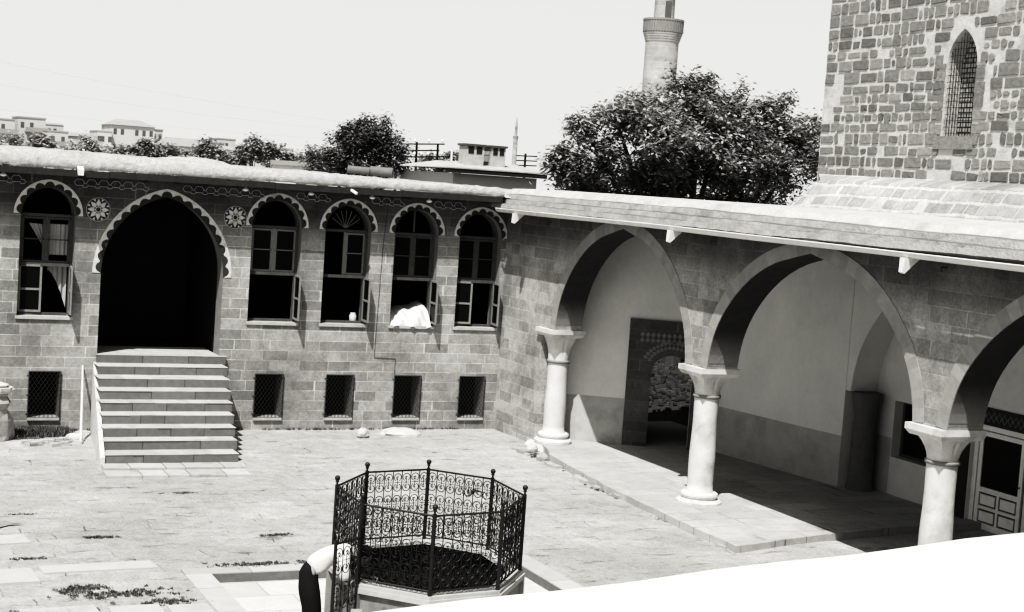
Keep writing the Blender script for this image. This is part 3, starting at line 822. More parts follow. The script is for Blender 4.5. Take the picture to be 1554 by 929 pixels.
# carved portal surround
mb = MB(); pf = lambda u, z, d: pW1(u, z, d-.05)
wall_open(mb, [(FR[0], .1), (FR[1], .1), (FR[1], 2.86), (FR[0], 2.86)], [door_hole], pf, .045)
sr = mb.build('portal_surround', masonry('portal_basalt', .10, .16, .17, .4, .22, .006, 0, .3, 0, 0, .25), arc)
w = MB(); q = lambda u, z: pW1(u, z, -.058)
def diamonds(m_, fn, n, s=.055):
    for i in range(n):
        u, z, an = fn(i/(n-1))
        ca, sa = math.cos(an), math.sin(an)
        pts = [(s, 0), (0, s*1.2), (-s, 0), (0, -s*1.2)]
        m_.poly([q(u+a*ca-b*sa, z+a*sa+b*ca) for a, b in pts])
for zz in (2.54, 2.42): diamonds(w, lambda t: (FR[0]+.28+t*1.37, zz, 0), 13, .052)
for rr in (0, 1):
    def arcf(t, rr=rr):
        an = math.pi*(.17+.66*t); r = dhw+.14+rr*.10
        return dcx+r*math.cos(an), 1.72+(r*.98)*math.sin(an), an+math.pi/2
    diamonds(w, arcf, 15+rr*2, .046)
w.build('diamond_inlay', M['reveal'], sr)
# passage behind the portal, open at its far end
mb = MB(); u0, u1 = DO[0]-.25, DO[1]+.35; zc_ = 2.5
for A_, B_, C_, D_ in (((u0, .1), (u0, zc_), 0, 0), ((u1, .1), (u1, zc_), 0, 0)):
    mb.quad(pW1(A_[0], A_[1], .505), pW1(B_[0], B_[1], .505), pW1(B_[0], B_[1], 3.2), pW1(A_[0], A_[1], 3.2))
mb.quad(pW1(u0, zc_, .505), pW1(u1, zc_, .505), pW1(u1, zc_, 3.2), pW1(u0, zc_, 3.2))
mb.quad(pW1(u0, .11, .3), pW1(u1, .11, .3), pW1(u1, .11, 3.2), pW1(u0, .11, 3.2))
mb.build('passage_lining', M['dark'], arc)
# recessed wall with the window, blind arch and glazed door beyond the corner
XR = 19.08; XF = 18.46
m2 = MB(); m2.quad((P3[0], P3[1], -.1), (XR+.1, P3[1]+.0, -.1), (XR+.1, P3[1]+.0, 4.95), (P3[0], P3[1], 4.95)); m2.build('corner_return', M['plaster'], arc)
pR = lambda u, z, d: (XR+d, u, z)
wy0, wy1 = 22.1, 23.62
m2 = MB(); 
gd = [(18.90, -.05), (21.44, -.05), (21.44, 1.885), (18.90, 1.885)]
wn = [(wy0, .85), (wy1, .85), (wy1, 1.93), (wy0, 1.93)]
slot = [(19.62, 2.55), (19.74, 2.55), (19.74, 3.02), (19.62, 3.02)]
wall_open(m2, [(24.4, -.15), (24.4, 4.95), (8, 4.95), (8, -.15)], [gd, wn, slot], pR, .45)
m2.build('porch_wall', M['plaster2'], arc)
dk = MB(); dk.box(XR+.46, XR+.9, 8, 24.3, -.1, 4.9); dk.build('inner_darkness', M['dark'], arc)
dado(pR, 23.64, 24.3, 1.2); dado(pR, 21.79, wy0-.02, 1.2)
m2 = MB(); wall_open(m2, [(wy0, .85), (wy1, .85), (wy1, 1.93), (wy0, 1.93)], [(  [(wy0+.06, .91), (wy1-.06, .91), (wy1-.06, 1.87), (wy0+.06, 1.87)])], lambda u, z, d: (XR+.2+d, u, z), .05)
wf = m2.build('window', M['wood'], arc)
m2 = MB(); m2.quad((XR+.23, wy0, .85), (XR+.23, wy1, .85), (XR+.23, wy1, 1.93), (XR+.23, wy0, 1.93)); m2.build('pane', M['glass'], wf)
# blind arch on the front plane
ACY, AHW = 21.35, 2.85
ba = arch_pts(ACY, AHW, 2.02, 2.55, 18, prof=PROF)
lp = [(24.349, 4.94), (24.349, 2.02)] + ba + [(17.9, 2.02), (17.9, 4.94)]
m2 = MB(); wall_open(m2, lp, [], lambda u, z, d: (XF+d, u, z), XR-XF-.004); m2.build('blind_arch', M['plaster'], arc)
# engaged pier with moulded cap under its springing
m2 = MB(); m2.lathe([(.27, -.1), (.27, .2), (.235, .24), (.22, 1.55), (.225, 1.60), (.26, 1.80), (.28, 1.98), (.28, 2.02)], (XF+.28, 24.05, 0), 28)
m2.build('engaged_pier', plain('dark_pier_stone', .17, .3, 5, stain=.3), arc, smooth=True)
# glazed double door
gdt = MB(); xx = XR+.08
def dbox(y0, y1, z0, z1, d0=0, d1=.05): gdt.box(xx+d0, xx+d1, y0, y1, z0, z1)
dbox(21.06, 21.16, 0, 2.0); dbox(18.62, 18.72, 0, 2.0); dbox(18.72, 21.06, 1.90, 2.0)
dr = gdt.build('glazed_door', M['paint_white'], arc)
for (y0, y1) in ((19.92, 21.04), (18.74, 19.86)):
    gdt = MB(); x_ = .01
    for a_, b_ in ((y0, y0+.09), (y1-.09, y1)): gdt.box(xx+x_, xx+.05, a_, b_, .02, 1.88)
    gdt.box(xx+x_, xx+.05, y0+.09, y1-.09, 1.79, 1.88); gdt.box(xx+x_, xx+.05, y0+.09, y1-.09, .72, .82); gdt.box(xx+x_, xx+.05, y0+.09, y1-.09, .02, .14)
    gdt.box(xx+x_+.002, xx+.05, (y0+y1)/2-.03, (y0+y1)/2+.03, .14, .72); gdt.box(xx+x_+.004, xx+.05, y0+.09, y1-.09, .40, .46)
    gdt.box(xx+.035, xx+.045, y0+.09, y1-.09, .14, .72)
    dl = gdt.build('door_leaf', M['paint_white'], dr)
    for ya in (y0+.09, (y0+y1)/2+.03):     # raised panels with dark surrounds
        for za in (.14, .46):
            h_ = .26; w_ = (y1-y0)/2-.12
            p = MB(); p.box(xx+.028, xx+.034, ya+.005, ya+w_-.005, za+.005, za+h_-.005); p.build('panel_recess', M['wood'], dr)
            p = MB(); p.box(xx+.012, xx+.027, ya+.035, ya+w_-.035, za+.035, za+h_-.035); p.build('door_panel', M['paint_white'], dr)
    p = MB(); p.quad((xx+.03, y0+.08, .8), (xx+.03, y1-.08, .8), (xx+.03, y1-.08, 1.8), (xx+.03, y0+.08, 1.8)); p.build('pane', M['glass'], dr)
dr.location = (0, .28, 0); dr.scale = (1, 1, .935)
p = MB(); p.tube([(xx-.02, 19.95, 1.0), (xx-.05, 19.95, 1.0), (xx-.05, 20.05, 1.0)], .012, 6); p.build('handle', M['iron'], dr)
m2 = MB(); m2.box(XR-.03, XR+.002, 18.5, 21.75, 1.89, 2.20); lt = m2.build('carved_lintel', M['dark_lobe'], arc)
m2 = MB()
for i in range(22):
    y = 18.45+i*.135; y += .28; m2.tube([(XR-.034, y, 1.955), (XR-.034, y+.06, 2.045), (XR-.034, y, 2.135), (XR-.034, y-.06, 2.045)], .008, 4, closed=True)
m2.build('lintel_carving', M['ring'], lt)
m2 = MB(); m2.box(XR-.02, XR+.002, 21.46, 21.78, 0, 1.885); m2.build('door_jamb', M['dark_lobe'], arc)
# unseen wall added to keep light from flooding the porch
m2 = MB(); m2.box(XB, 20.8, 7.5, 7.9, -.1, 4.95); m2.build('light_blocking_wall', M['wallB'], arc)

# ================================================================== things seen through the passage
def out_pt(u, d, z): return pW1(u, z, d)
def rock(name, c, s, mat, label, seed, cat='stone', parent=None):
    rnd = random.Random(seed); m_ = MB(); K, N = 12, 7
    rings = []
    for i in range(N+1):
        th = math.pi*i/N; base = len(m_.v)
        for j in range(K):
            ph = 2*math.pi*j/K
            rr = 1+.22*math.sin(ph*2+seed)*math.sin(th)+rnd.uniform(-.12, .12)*math.sin(th)
            ct = math.cos(th); zz = max(-.5, -ct*1.0)
            m_.v.append((c[0]+s[0]*rr*math.sin(th)*math.cos(ph), c[1]+s[1]*rr*math.sin(th)*math.sin(ph), c[2]+s[2]*zz*rnd.uniform(.9, 1.08)))
        rings.append(base)
    for a_, b_ in zip(rings, rings[1:]):
        for j in range(K): m_.f.append((a_+j, a_+(j+1) % K, b_+(j+1) % K, b_+j)); m_.t.append(.5)
    o = m_.build(name, mat, parent, smooth=False)
    if label: o['label'] = label; o['category'] = cat
    return o
rb_ = MB(); rr = random.Random(5)
for i in range(900):
    u = dcx+rr.uniform(-1.2, 4.2); d = rr.uniform(6.2, 10.5); h = .02+(d-6.2)*.19; s = rr.uniform(.03, .09)
    p = out_pt(u, d, h); a_ = rr.uniform(0, 3.1)
    rb_.obox((p[0], p[1], p[2]), (math.cos(a_), math.sin(a_), 0), s*1.8, s*1.1, s, rr.random())
rb_.build('rubble_bank', plain('sunlit_rubble', .085, .4, 4, tintamt=.4), kind='stuff')
mb = MB(); mb.hexa([out_pt(dcx-2, 5.5, -.5), out_pt(dcx+5, 5.5, -.5), out_pt(dcx+5, 11, -.5), out_pt(dcx-2, 11, -.5), out_pt(dcx-2, 5.5, -.15), out_pt(dcx+5, 5.5, -.15), out_pt(dcx+5, 11, .95), out_pt(dcx-2, 11, .95)])
mb.build('earth_bank', plain('dark_bank_soil', .045, .3, 2), kind='structure')  # dark, slightly mottled tone for the bank
mb = MB(); mb.hexa([out_pt(dcx-3, 11.1, -.5), out_pt(dcx+7, 11.1, -.5), out_pt(dcx+7, 11.6, -.5), out_pt(dcx-3, 11.6, -.5), out_pt(dcx-3, 11.1, 3.2), out_pt(dcx+7, 11.1, 3.2), out_pt(dcx+7, 11.6, 3.2), out_pt(dcx-3, 11.6, 3.2)])
o = mb.build('shade_backdrop', M['dark']); o['label'] = 'dark backdrop added as painted shade behind the rubble beyond the doorway'; o['category'] = 'wall'  # added dark backdrop standing in for shade above the rubble
wc = Vector(out_pt(dcx+1.35, 5.9, .30)); e1 = Vector((d1.x, d1.y, 0)); mb = MB()
wh = thing('cart_wheel', (wc.x, wc.y, -.16), 'big dark cart wheel with pale rim standing outside beyond the dark doorway', 'wheel')
def wp(r, a): return wc+e1*(r*math.cos(a))+Vector((0, 0, 1))*(r*math.sin(a))
mb.tube([wp(.62, 2*math.pi*i/32) for i in range(32)], .04, 6, closed=True); mb.build('rim', M['wood_light'], wh)
mb = MB()
for i in range(10): mb.tube([wp(.07, 2*math.pi*i/10), wp(.59, 2*math.pi*i/10)], .03, 5)
mb.poly([wp(.57, 2*math.pi*i/24)+Vector((-e1.y, e1.x, 0))*.06 for i in range(24)]); mb.build('spokes', M['pole'], wh); mb = MB(); nrm = Vector((-e1.y, e1.x, 0)); mb.tube([wc-nrm*.1, wc+nrm*.1], .08, 12); mb.build('hub', M['wood'], wh)

# ================================================================== FOUNTAIN
U3 = Vector((0, 0, 1)); FC = Vector((7.07, 17.26, 0)); pol = [(1.14, 160), (1.26, 109), (1.40, 70), (1.26, 30), (1.14, -20), (1.27, -71), (1.40, -110), (1.27, -150)]
fo = thing('railed_fountain', (FC.x, FC.y, PZ), 'octagonal stone ablution fountain ringed by black wrought iron railing', 'fountain')
def op(r, a, z, dr=0): return Vector((FC.x+(r+dr)*math.cos(R(a)), FC.y+(r+dr)*math.sin(R(a)), z))
ZB, ZR = .83, 1.75
V8 = lambda dr, z: [op(r, a, z, dr) for r, a in pol]
def ringwall(mb_, do, di, z0, z1):
    o0, o1, i0, i1 = V8(do, z0), V8(do, z1), V8(di, z0), V8(di, z1)
    for k in range(8):
        j = (k+1) % 8
        mb_.quad(o0[j], o0[k], o1[k], o1[j]); mb_.quad(i0[k], i0[j], i1[j], i1[k]); mb_.quad(o1[j], o1[k], i1[k], i1[j]); mb_.quad(o0[k], o0[j], i0[j], i0[k])
mb = MB(); ringwall(mb, .02, -.14, PZ-.1, ZB-.10); mb.build('basin_wall', M['basin'], fo)
mb = MB(); ringwall(mb, .07, -.15, ZB-.1, ZB-.04); ringwall(mb, .045, -.13, ZB-.039, ZB); mb.build('basin_rim', M['step'], fo)
for k in range(8):       # corner pilasters
    mb = MB()
    p = op(*pol[k], 0, .03); d = Vector((math.cos(R(pol[k][1])), math.sin(R(pol[k][1])), 0))
    mb.obox((p.x, p.y, PZ-.05), d, .07, .12, ZB-.1-PZ+.05); mb.build('corner_pilaster', M['basin'], fo)
mb = MB(); i0, i1 = V8(-.156, .2), V8(-.156, ZB-.03)
for k in range(8): j = (k+1) % 8; mb.quad(i0[k], i0[j], i1[j], i1[k])
mb.build('basin_shade_lining', M['water'], fo)  # near-black sheet over the inner stone, deep shade put into colour
mb = MB(); mb.poly(V8(-.15, .60)); mb.build('water', M['water'], fo)
mb = MB(); r5 = random.Random(5)
for i in range(1500):
    a_ = r5.uniform(0, 6.283); q_ = r5.random()**.5*1.02; p = Vector((FC.x+q_*math.cos(a_), FC.y+q_*math.sin(a_), .60+r5.random()*.10))
    d = Vector((r5.gauss(0, 1), r5.gauss(0, 1), r5.uniform(.1, 1.6))).normalized()*.09; s_ = d.cross(U3).normalized()*.012
    n0 = len(mb.v); mb.v += [tuple(p-s_), tuple(p+s_), tuple(p+d)]; mb.f.append((n0, n0+1, n0+2)); mb.t.append(r5.random())
mb.build('basin_shade_slivers', plain('basin_shade_tone', .02, .4, 20), fo, kind='stuff')  # dark slivers added to imitate the broken shade inside the basin
# railing panels
def panel(P, Q, z0, z1, cells, parent, name='railing_panel'):
    m_ = MB(); D = (Q-P); L = D.length; D.normalize(); up = Vector((0, 0, 1))
    pt = lambda s, z: P+D*s+up*z
    m_.tube([pt(.0, z1), pt(L, z1)], .013, 5); m_.tube([pt(.0, z0+.05), pt(L, z0+.05)], .011, 5)
    cw = L/cells; rows = 3; rh = (z1-z0-.07)/rows
    for c in range(1, cells): m_.tube([pt(c*cw, z0+.05), pt(c*cw, z1)], .0065, 4, cap=False)
    for c in range(cells):
        sx = (c+.5)*cw; a = cw*.40
        for r_ in range(rows):
            zc = z0+.06+rh*(r_+.5)
            for s in (1, -1):      # two C-scrolls facing each other
                pts = []
                for i in range(15):
                    t = i/14; an = math.pi*(-.35+1.7*t); rad = a*(1-.0*t)
                    pts.append(pt(sx+rad*math.cos(an)*1., zc+s*(rh*.235)+s*rad*.95*math.sin(an)))
                # curled ends
                m_.tube(pts, .0062, 3, cap=False)
                cu = [pt(sx+a*.38*math.cos(2*math.pi*i/8+.6), zc+s*rh*.20+s*a*.38*math.sin(2*math.pi*i/8+.6)) for i in range(7)]
                m_.tube(cu, .006, 3, cap=False)
            m_.tube([pt(sx-a*.9, zc), pt(sx+a*.9, zc)], .0045, 3, cap=False)
            m_.tube([pt(sx, zc-rh*.28), pt(sx, zc+rh*.28)], .0055, 3, cap=False)
    return m_.build(name, M['iron'], parent)
for k in range(8):
    P, Q = op(*pol[k], 0), op(*pol[(k+1) % 8], 0)
    panel(P, Q, ZB+.004, ZR, 6 if k in (0, 3, 4, 7) else 7, fo)
    m_ = MB(); m_.tube([op(*pol[k], ZB), op(*pol[k], ZR+.02)], .024, 8); m_.tube([op(*pol[k], ZR+.02), op(*pol[k], ZR+.07)], .013, 6)
    po = m_.build('railing_post', M['iron'], fo)
    b = MB(); c = op(*pol[k], ZR+.10); b.ball(c, .034); b.lathe([(.02, -.05), (.026, -.04), (.014, -.03)], c, 10); b.build('ball_finial', M['iron'], po, smooth=True)
# iron gate leaf beside the basin
gt = thing('iron_gate', (5.95, 16.6, PZ), 'open wrought iron gate leaf on the left side of the fountain', 'gate')
P = Vector((5.93, 16.55, 0)); Q = Vector((5.56, 16.28, 0))
panel(P, Q, .10, 1.38, 3, gt, 'scroll_panel')
m_ = MB(); m_.tube([(Q.x, Q.y, PZ+.02), (Q.x, Q.y, 1.42)], .02, 8); m_.tube([(P.x, P.y, .1), (P.x, P.y, 1.56)], .016, 8); m_.build('gate_stile', M['iron'], gt)
# stone trough / spout block by the fountain's left foot
m_ = MB(); m_.hexa([(5.62, 16.0, PZ), (5.90, 15.95, PZ), (5.98, 16.35, PZ), (5.70, 16.4, PZ), (5.74, 16.12, .55), (5.86, 16.1, .55), (5.92, 16.3, .62), (5.80, 16.32, .62)])
o = m_.build('slanting_stone', M['basin']); o['label'] = 'narrow slanting stone block leaning on the basin beside the gate'; o['category'] = 'stone'
m_ = MB(); wt = [(6.75, 17.9), (6.9, 18.05)]
# pale cloth caught behind the railing at the back right
def clothf(u, v): 
    a_, b_ = op(*pol[2], 0), op(*pol[3], 0); p = a_.lerp(b_, .50+.42*u); nrm_ = (p-FC); nrm_.z = 0; nrm_.normalize()
    p += nrm_*(.035+.03*math.sin(u*9+v*3)); return (p.x, p.y, 1.58-.16*v*(.6+.4*math.sin(u*7))+.03*math.sin(u*5))
o = sheet('rag', clothf, 16, 5, M['cloth'], None); o['label'] = 'small white rag hung on the far railing of the fountain'; o['category'] = 'rag'

# ================================================================== PERSON
per = thing('person', (5.3, 17.0, PZ), 'person in white shirt and dark trousers bending over beside the fountain railing', 'person')
def skin_mesh(name, verts, edges, radii, mat, parent, sub=2, root=0):
    me = bpy.data.meshes.new(name); me.from_pydata([tuple(v) for v in verts], edges, []); me.materials.append(mat)
    o = bpy.data.objects.new(name, me); COL.objects.link(o); o.parent = parent
    if parent.type == 'EMPTY': o.matrix_parent_inverse = Matrix.Translation(parent.location).inverted()
    md = o.modifiers.new('Skin', 'SKIN'); md.use_smooth_shade = True; md.branch_smoothing = .6
    sv = me.skin_vertices[0].data if me.skin_vertices else None
    for i, r in enumerate(radii):
        rr_ = r if isinstance(r, tuple) else (r, r); me.skin_vertices[0].data[i].radius = rr_
        me.skin_vertices[0].data[i].use_root = (i == root)
    sb = o.modifiers.new('Sub', 'SUBSURF'); sb.levels = sub; sb.render_levels = sub
    return o
def new_skin(name, verts, edges, radii, mat, parent, sub=2, root=0):
    # the Skin modifier needs its custom-data layer: an edge mesh converted through bmesh keeps it
    import bmesh
    bm = bmesh.new(); ly = bm.verts.layers.skin.new(); vs = [bm.verts.new(tuple(v)) for v in verts]
    for a_, b_ in edges: bm.edges.new((vs[a_], vs[b_]))
    for i, v in enumerate(vs):
        r = radii[i]; v[ly].radius = r if isinstance(r, tuple) else (r, r); v[ly].use_root = (i == root)
    me = bpy.data.meshes.new(name); bm.to_mesh(me); bm.free(); me.materials.append(mat)
    o = bpy.data.objects.new(name, me); COL.objects.link(o)
    md = o.modifiers.new('Skin', 'SKIN'); md.use_smooth_shade = True; md.branch_smoothing = .5
    sb = o.modifiers.new('Sub', 'SUBSURF'); sb.levels = sub; sb.render_levels = sub
    # bake to a plain mesh
    dg = bpy.context.evaluated_depsgraph_get(); ev = o.evaluated_get(dg); nm = bpy.data.meshes.new_from_object(ev)
    o.modifiers.clear(); o.data = nm; nm.name = name
    if not nm.materials: nm.materials.append(mat)
    nm.polygons.foreach_set('use_smooth', [True]*len(nm.polygons))
    o.parent = parent
    o.matrix_parent_inverse = Matrix.Translation(parent.location).inverted() if parent.type == 'EMPTY' else Matrix.Identity(4)
    return o
F_ = Vector((.93, -.37, 0)).normalized(); S_ = Vector((-F_.y, F_.x, 0)); U_ = Vector((0, 0, 1))    # facing, left side, up
HP = Vector((5.50, 17.00, .92))
def J(f, s, u): return HP+F_*f+S_*s+U_*u
sgn = {'l': 1, 'r': -1}
# joints (f forward, s left, u above hip)
body_v = [J(0, 0, 0), J(.12, 0, .10), J(.28, 0, .20), J(.42, 0, .25), J(.50, 0, .24), J(.58, 0, .21), J(.66, 0, .17)]
rad = [(.115, .10), (.11, .10), (.11, .10), (.085, .08), (.055, .055), (.085, .08), (.07, .075)]
edges = [(i, i+1) for i in range(6)]
def limb(v, e, r, root_i, pts, rads):
    prev = root_i
    for p, q in zip(pts, rads):
        v.append(p); r.append(q); e.append((prev, len(v)-1)); prev = len(v)-1
legs = {}; arms = {}
for k, sg in sgn.items():
    off = .0 if k == 'l' else .04
    legs[k] = [J(-.01, sg*.10, -.06), J(-.03+off*2, sg*.115, -.25), J(.02+off*2, sg*.12, -.50), J(.0+off, sg*.12, -.75), J(-.04+off, sg*.12, -.97), J(.03+off, sg*.12, -1.01), J(.16+off, sg*.13, -1.02)]
    limb(body_v, edges, rad, 0, legs[k], [.085, .085, .062, .055, .042, .04, .032])
    arms[k] = [J(.40, sg*.17, .20), J(.42, sg*.21, .02), J(.40+(.05 if k == 'r' else 0), sg*.20, -.10), J(.62, sg*.15, -.09), J(.70, sg*.14, -.09)]
    limb(body_v, edges, rad, 3, arms[k], [.062, .05, .043, .033, .028])
bo = new_skin('body', body_v, edges, rad, M['skin'], per)
# fingers closing on the rail
for k, sg in sgn.items():
    w_ = arms[k][-1]; fv, fe, frd = [w_], [], [.026]
    for i in range(4):
        b0 = w_+F_*.055+S_*((i-1.5)*.020)+U_*.0; L_ = (.85, 1., .95, .75)[i]
        limb(fv, fe, frd, 0, [b0, b0+F_*.032*L_-U_*.008, b0+F_*.045*L_-U_*.032*L_, b0+F_*.028*L_-U_*.05*L_], [.0105, .0095, .009, .008])
    limb(fv, fe, frd, 0, [w_+F_*.02-S_*sg*.034-U_*.006, w_+F_*.048-S_*sg*.042-U_*.022, w_+F_*.06-S_*sg*.03-U_*.038], [.012, .0105, .009])
    new_skin('hand', fv, fe, frd, M['skin'], per, 1)
# shirt and trousers as their own layers
sv = [J(-.075, 0, .0), J(.12, 0, .11), J(.28, 0, .21), J(.41, 0, .255), J(.47, 0, .245)]; se = [(0, 1), (1, 2), (2, 3), (3, 4)]; sr_ = [(.168, .152), (.16, .145), (.155, .13), (.10, .10), (.075, .075)]
for k, sg in sgn.items():
    a_ = arms[k]; limb(sv, se, sr_, 3, [a_[0]+U_*.015, a_[1], a_[1].lerp(a_[2], .75)], [.088, .078, .072])
sv += [J(.16, 0, .0)]; sr_ += [.10]; se += [(1, len(sv)-1)]     # shirt front hanging loose
new_skin('shirt', sv, se, sr_, M['shirt'], per)
tv = [J(-.0, 0, .02), J(.07, 0, .07)]; te = [(0, 1)]; tr_ = [(.17, .155), (.15, .135)]
for k, sg in sgn.items():
    l_ = legs[k]; limb(tv, te, tr_, 0, [l_[0], l_[1], l_[2], l_[3], l_[4]+U_*.04], [.122, .112, .09, .085, .08])
new_skin('trousers', tv, te, tr_, M['trousers'], per)
for k, sg in sgn.items():
    l_ = legs[k]; new_skin('shoe', [l_[5]-F_*.05+U_*.0, l_[5]+F_*.05-U_*.01, l_[6]+F_*.03-U_*.012], [(0, 1), (1, 2)], [.048, .046, .036], M['hair'], per, 1)
# head with face, ears and hair
hc = J(.615, 0, .185); hd = (F_*.75-U_*.66).normalized(); hu = (F_*.66+U_*.75).normalized()
def ell(c, ax, ay, az, ra, rb, rc, name, mat, par, k=20, n=12, cut=None):
    m_ = MB(); rings = []
    for i in range(n+1):
        th = math.pi*i/n; base = len(m_.v)
        for j in range(k):
            ph = 2*math.pi*j/k
            m_.v.append(tuple(c+ax*(ra*math.sin(th)*math.cos(ph))+ay*(rb*math.sin(th)*math.sin(ph))+az*(rc*math.cos(th))))
        rings.append(base)
    for a_, b_ in zip(rings, rings[1:]):
        for j in range(k): m_.f.append((a_+j, a_+(j+1) % k, b_+(j+1) % k, b_+j)); m_.t.append(.5)
    return m_.build(name, mat, par, smooth=True)
hobj = ell(hc, hd, S_, hu, .095, .075, .115, 'head', M['skin'], per)
ell(hc+hu*.022-hd*.018, hd, S_, hu, .095, .085, .112, 'hair', M['hair'], hobj)
for sg in (1, -1):
    ell(hc+S_*sg*.078, hd, S_, hu, .018, .008, .03, 'ear', M['skin'], hobj, 10, 6)
    ell(hc+hd*.086+S_*sg*.03+hu*.005, hd, S_, hu, .008, .013, .009, 'eye', M['hair'], hobj, 8, 6)
ell(hc+hd*.10-hu*.02, hd, S_, hu, .02, .012, .026, 'nose', M['skin'], hobj, 10, 6)
ell(hc+hd*.088-hu*.058, hd, S_, hu, .007, .024, .006, 'mouth', M['trousers'], hobj, 10, 6)

# ================================================================== FOREGROUND TERRACE
mb = MB(); dl_ = Vector((math.cos(R(11.3)), math.sin(R(11.3)), 0)); b0 = Vector((1.854, 4.963, 0)); nb = Vector((dl_.y, -dl_.x, 0))
A_, B_ = b0-dl_*6, b0+dl_*10
n = 40
for i in range(n):
    p, q = A_.lerp(B_, i/n), A_.lerp(B_, (i+1)/n)
    j0 = .006*math.sin(i*1.7); j1 = .006*math.sin((i+1)*1.7)
    mb.hexa([p+U_*3.75+nb*.03, q+U_*3.75+nb*.03, q+nb*4+U_*3.75, p+nb*4+U_*3.75][::1]+[p+U_*(4.0+j0), q+U_*(4.0+j1), q+nb*4+U_*4.0, p+nb*4+U_*4.0])
mb.v = [tuple(v) for v in mb.v]
tr = thing('terrace_roof_edge', tuple(b0), 'overexposed white flat roof edge filling the bottom right foreground', 'terrace')
mb.build('white_slab', M['slab'], tr)
mb = MB(); p, q = A_+nb*.3, B_+nb*.3
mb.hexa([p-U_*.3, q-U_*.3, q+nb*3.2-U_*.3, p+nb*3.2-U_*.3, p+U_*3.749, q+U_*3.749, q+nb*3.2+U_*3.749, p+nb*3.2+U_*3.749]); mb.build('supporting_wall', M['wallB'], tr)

# ================================================================== TOWER
XT = 21.0; YE = 29.42
tw = thing('rubble_stone_tower', (XT+3, 22, 5.4), 'tall square mosque tower of dark rubble stones in pale mortar', 'tower')
wcy, whw = 0, 0
# window on the x = XT face
WY0, WY1, WZ0, WZS, WZA = 24.42, 25.31, 7.10, 8.50, 9.24
mb = MB(); hole = [(WY0, WZ0), (WY1, WZ0)]+[(u, z) for u, z in arch_pts((WY0+WY1)/2, (WY1-WY0)/2, WZS, WZA-WZS, 10)]
pT = lambda u, z, d: (XT+d, u, z)
wall_open(mb, [(YE, 5.2), (YE, 13), (14, 13), (14, 5.2)], [hole], pT, .42)
mb.quad((XT, YE, 5.2), (XT+6, YE, 5.2), (XT+6, YE, 13), (XT, YE, 13))
mb.build('mortar_wall', M['mortar'], tw)
mb = MB(); rr = random.Random(21)
z = 6.0; rowi = 0
while z < 12.9:
    h = rr.uniform(.20, .29) if z > 6.35 else rr.uniform(.18, .24)
    y = YE
    while y > 20.5:
        wd = rr.choice((rr.uniform(.14, .24), rr.uniform(.22, .42), rr.uniform(.35, .62)))
        y1 = y-wd; cy_ = (y+y1)/2
        hz_ = 0 if z < WZS else (WY1-WY0)/2*((z-WZS)/(WZA-WZS))**1.7*.85
        inwin = (WY0-.07+hz_ < y and y1 < WY1+.07-hz_ and z+h > WZ0-.02 and z < WZA+.02)
        if inwin:
            # shorten to the jamb when only partly inside
            if y > WY1+.22: y1 = WY1+.05
            elif y1 < WY0-.22 and y > WY0: y = WY0-.05; y1 = min(y1, y-.15)
            else: y = y1; continue
        # large mortar patches swallow some stones
        patch = math.sin(cy_*1.1+z*.7+1.)+math.sin(cy_*.6-z*1.3)+.7*math.sin(z*2.4+cy_*2.2)
        skip = rr.random() < (.03 + (.55 if patch > 1.5 else 0))
        if not skip:
            m = rr.uniform(.014, .030); ch = rr.uniform(.01, .03) if wd > .25 else rr.uniform(.015, .04)
            sh = rr.choice((1., 1., 1., 1., .9, .75)); zz0 = z+m+rr.uniform(0, (1-sh)*h*.5); zz1 = z+h*sh-m+(1-sh)*h*.3
            a, b = y1+m, y-m
            if b-a > .05 and zz1-zz0 > .05:
                c = min(ch, (b-a)*.33, (zz1-zz0)*.33); pts = []
                for (uu, vv) in ((a+c, zz0), (b-c, zz0), (b, zz0+c), (b, zz1-c), (b-c, zz1), (a+c, zz1), (a, zz1-c), (a, zz0+c)):
                    pts.append((uu+rr.uniform(-.014, .014), vv+rr.uniform(-.014, .014)))
                d = rr.uniform(.012, .03); t = min(1, max(0, rr.gauss(.5, .22))); 
                if rr.random() < .08: t = .05
                n0 = len(mb.v); k = len(pts); cu, cv = sum(p[0] for p in pts)/k, sum(p[1] for p in pts)/k
                for u_, v_ in pts: mb.v.append((XT+.002, u_, v_))
                for u_, v_ in pts: mb.v.append((XT-d, cu+(u_-cu)*.93+rr.uniform(-.006, .006), cv+(v_-cv)*.90+rr.uniform(-.006, .006)))
                for i in range(k): mb.f.append((n0+i, n0+(i+1) % k, n0+k+(i+1) % k, n0+k+i)); mb.t.append(t)
                mb.f.append(tuple(n0+k+i for i in range(k))); mb.t.append(t)
        y = y1
    z += h; rowi += 1
mb.build('facing_stones', M['rubble'], tw)
# window stones and lattice
mb = MB()
z = WZ0
while z < WZS+.15:
    h = .27
    for s in (1, -1):
        wd = rr.uniform(.16, .34); y0 = WY1 if s > 0 else WY0
        a, b = (y0+.012, y0+wd) if s > 0 else (y0-wd, y0-.012)
        mb.box(XT-rr.uniform(.015, .03), XT+.003, a, b, z+rr.uniform(.015, .05), min(z+h, WZS+.1)-rr.uniform(.015, .05), rr.uniform(.3, .9))
    z += h
mb.box(XT-.05, XT+.003, WY0-.12, WY1+.16, WZ0-.27, WZ0-.004, .6)
mb.build('window_surround', M['rubble'], tw)
mb = MB(); mb.quad((XT+.40, WY0-.1, WZ0-.1), (XT+.40, WY1+.1, WZ0-.1), (XT+.40, WY1+.1, WZA+.1), (XT+.40, WY0-.1, WZA+.1))
wn_ = mb.build('window', masonry('window_blocking', .36, .44, .05, .17, .10, .016, 0, .05, 0, 0, .1), tw)
mb = MB()
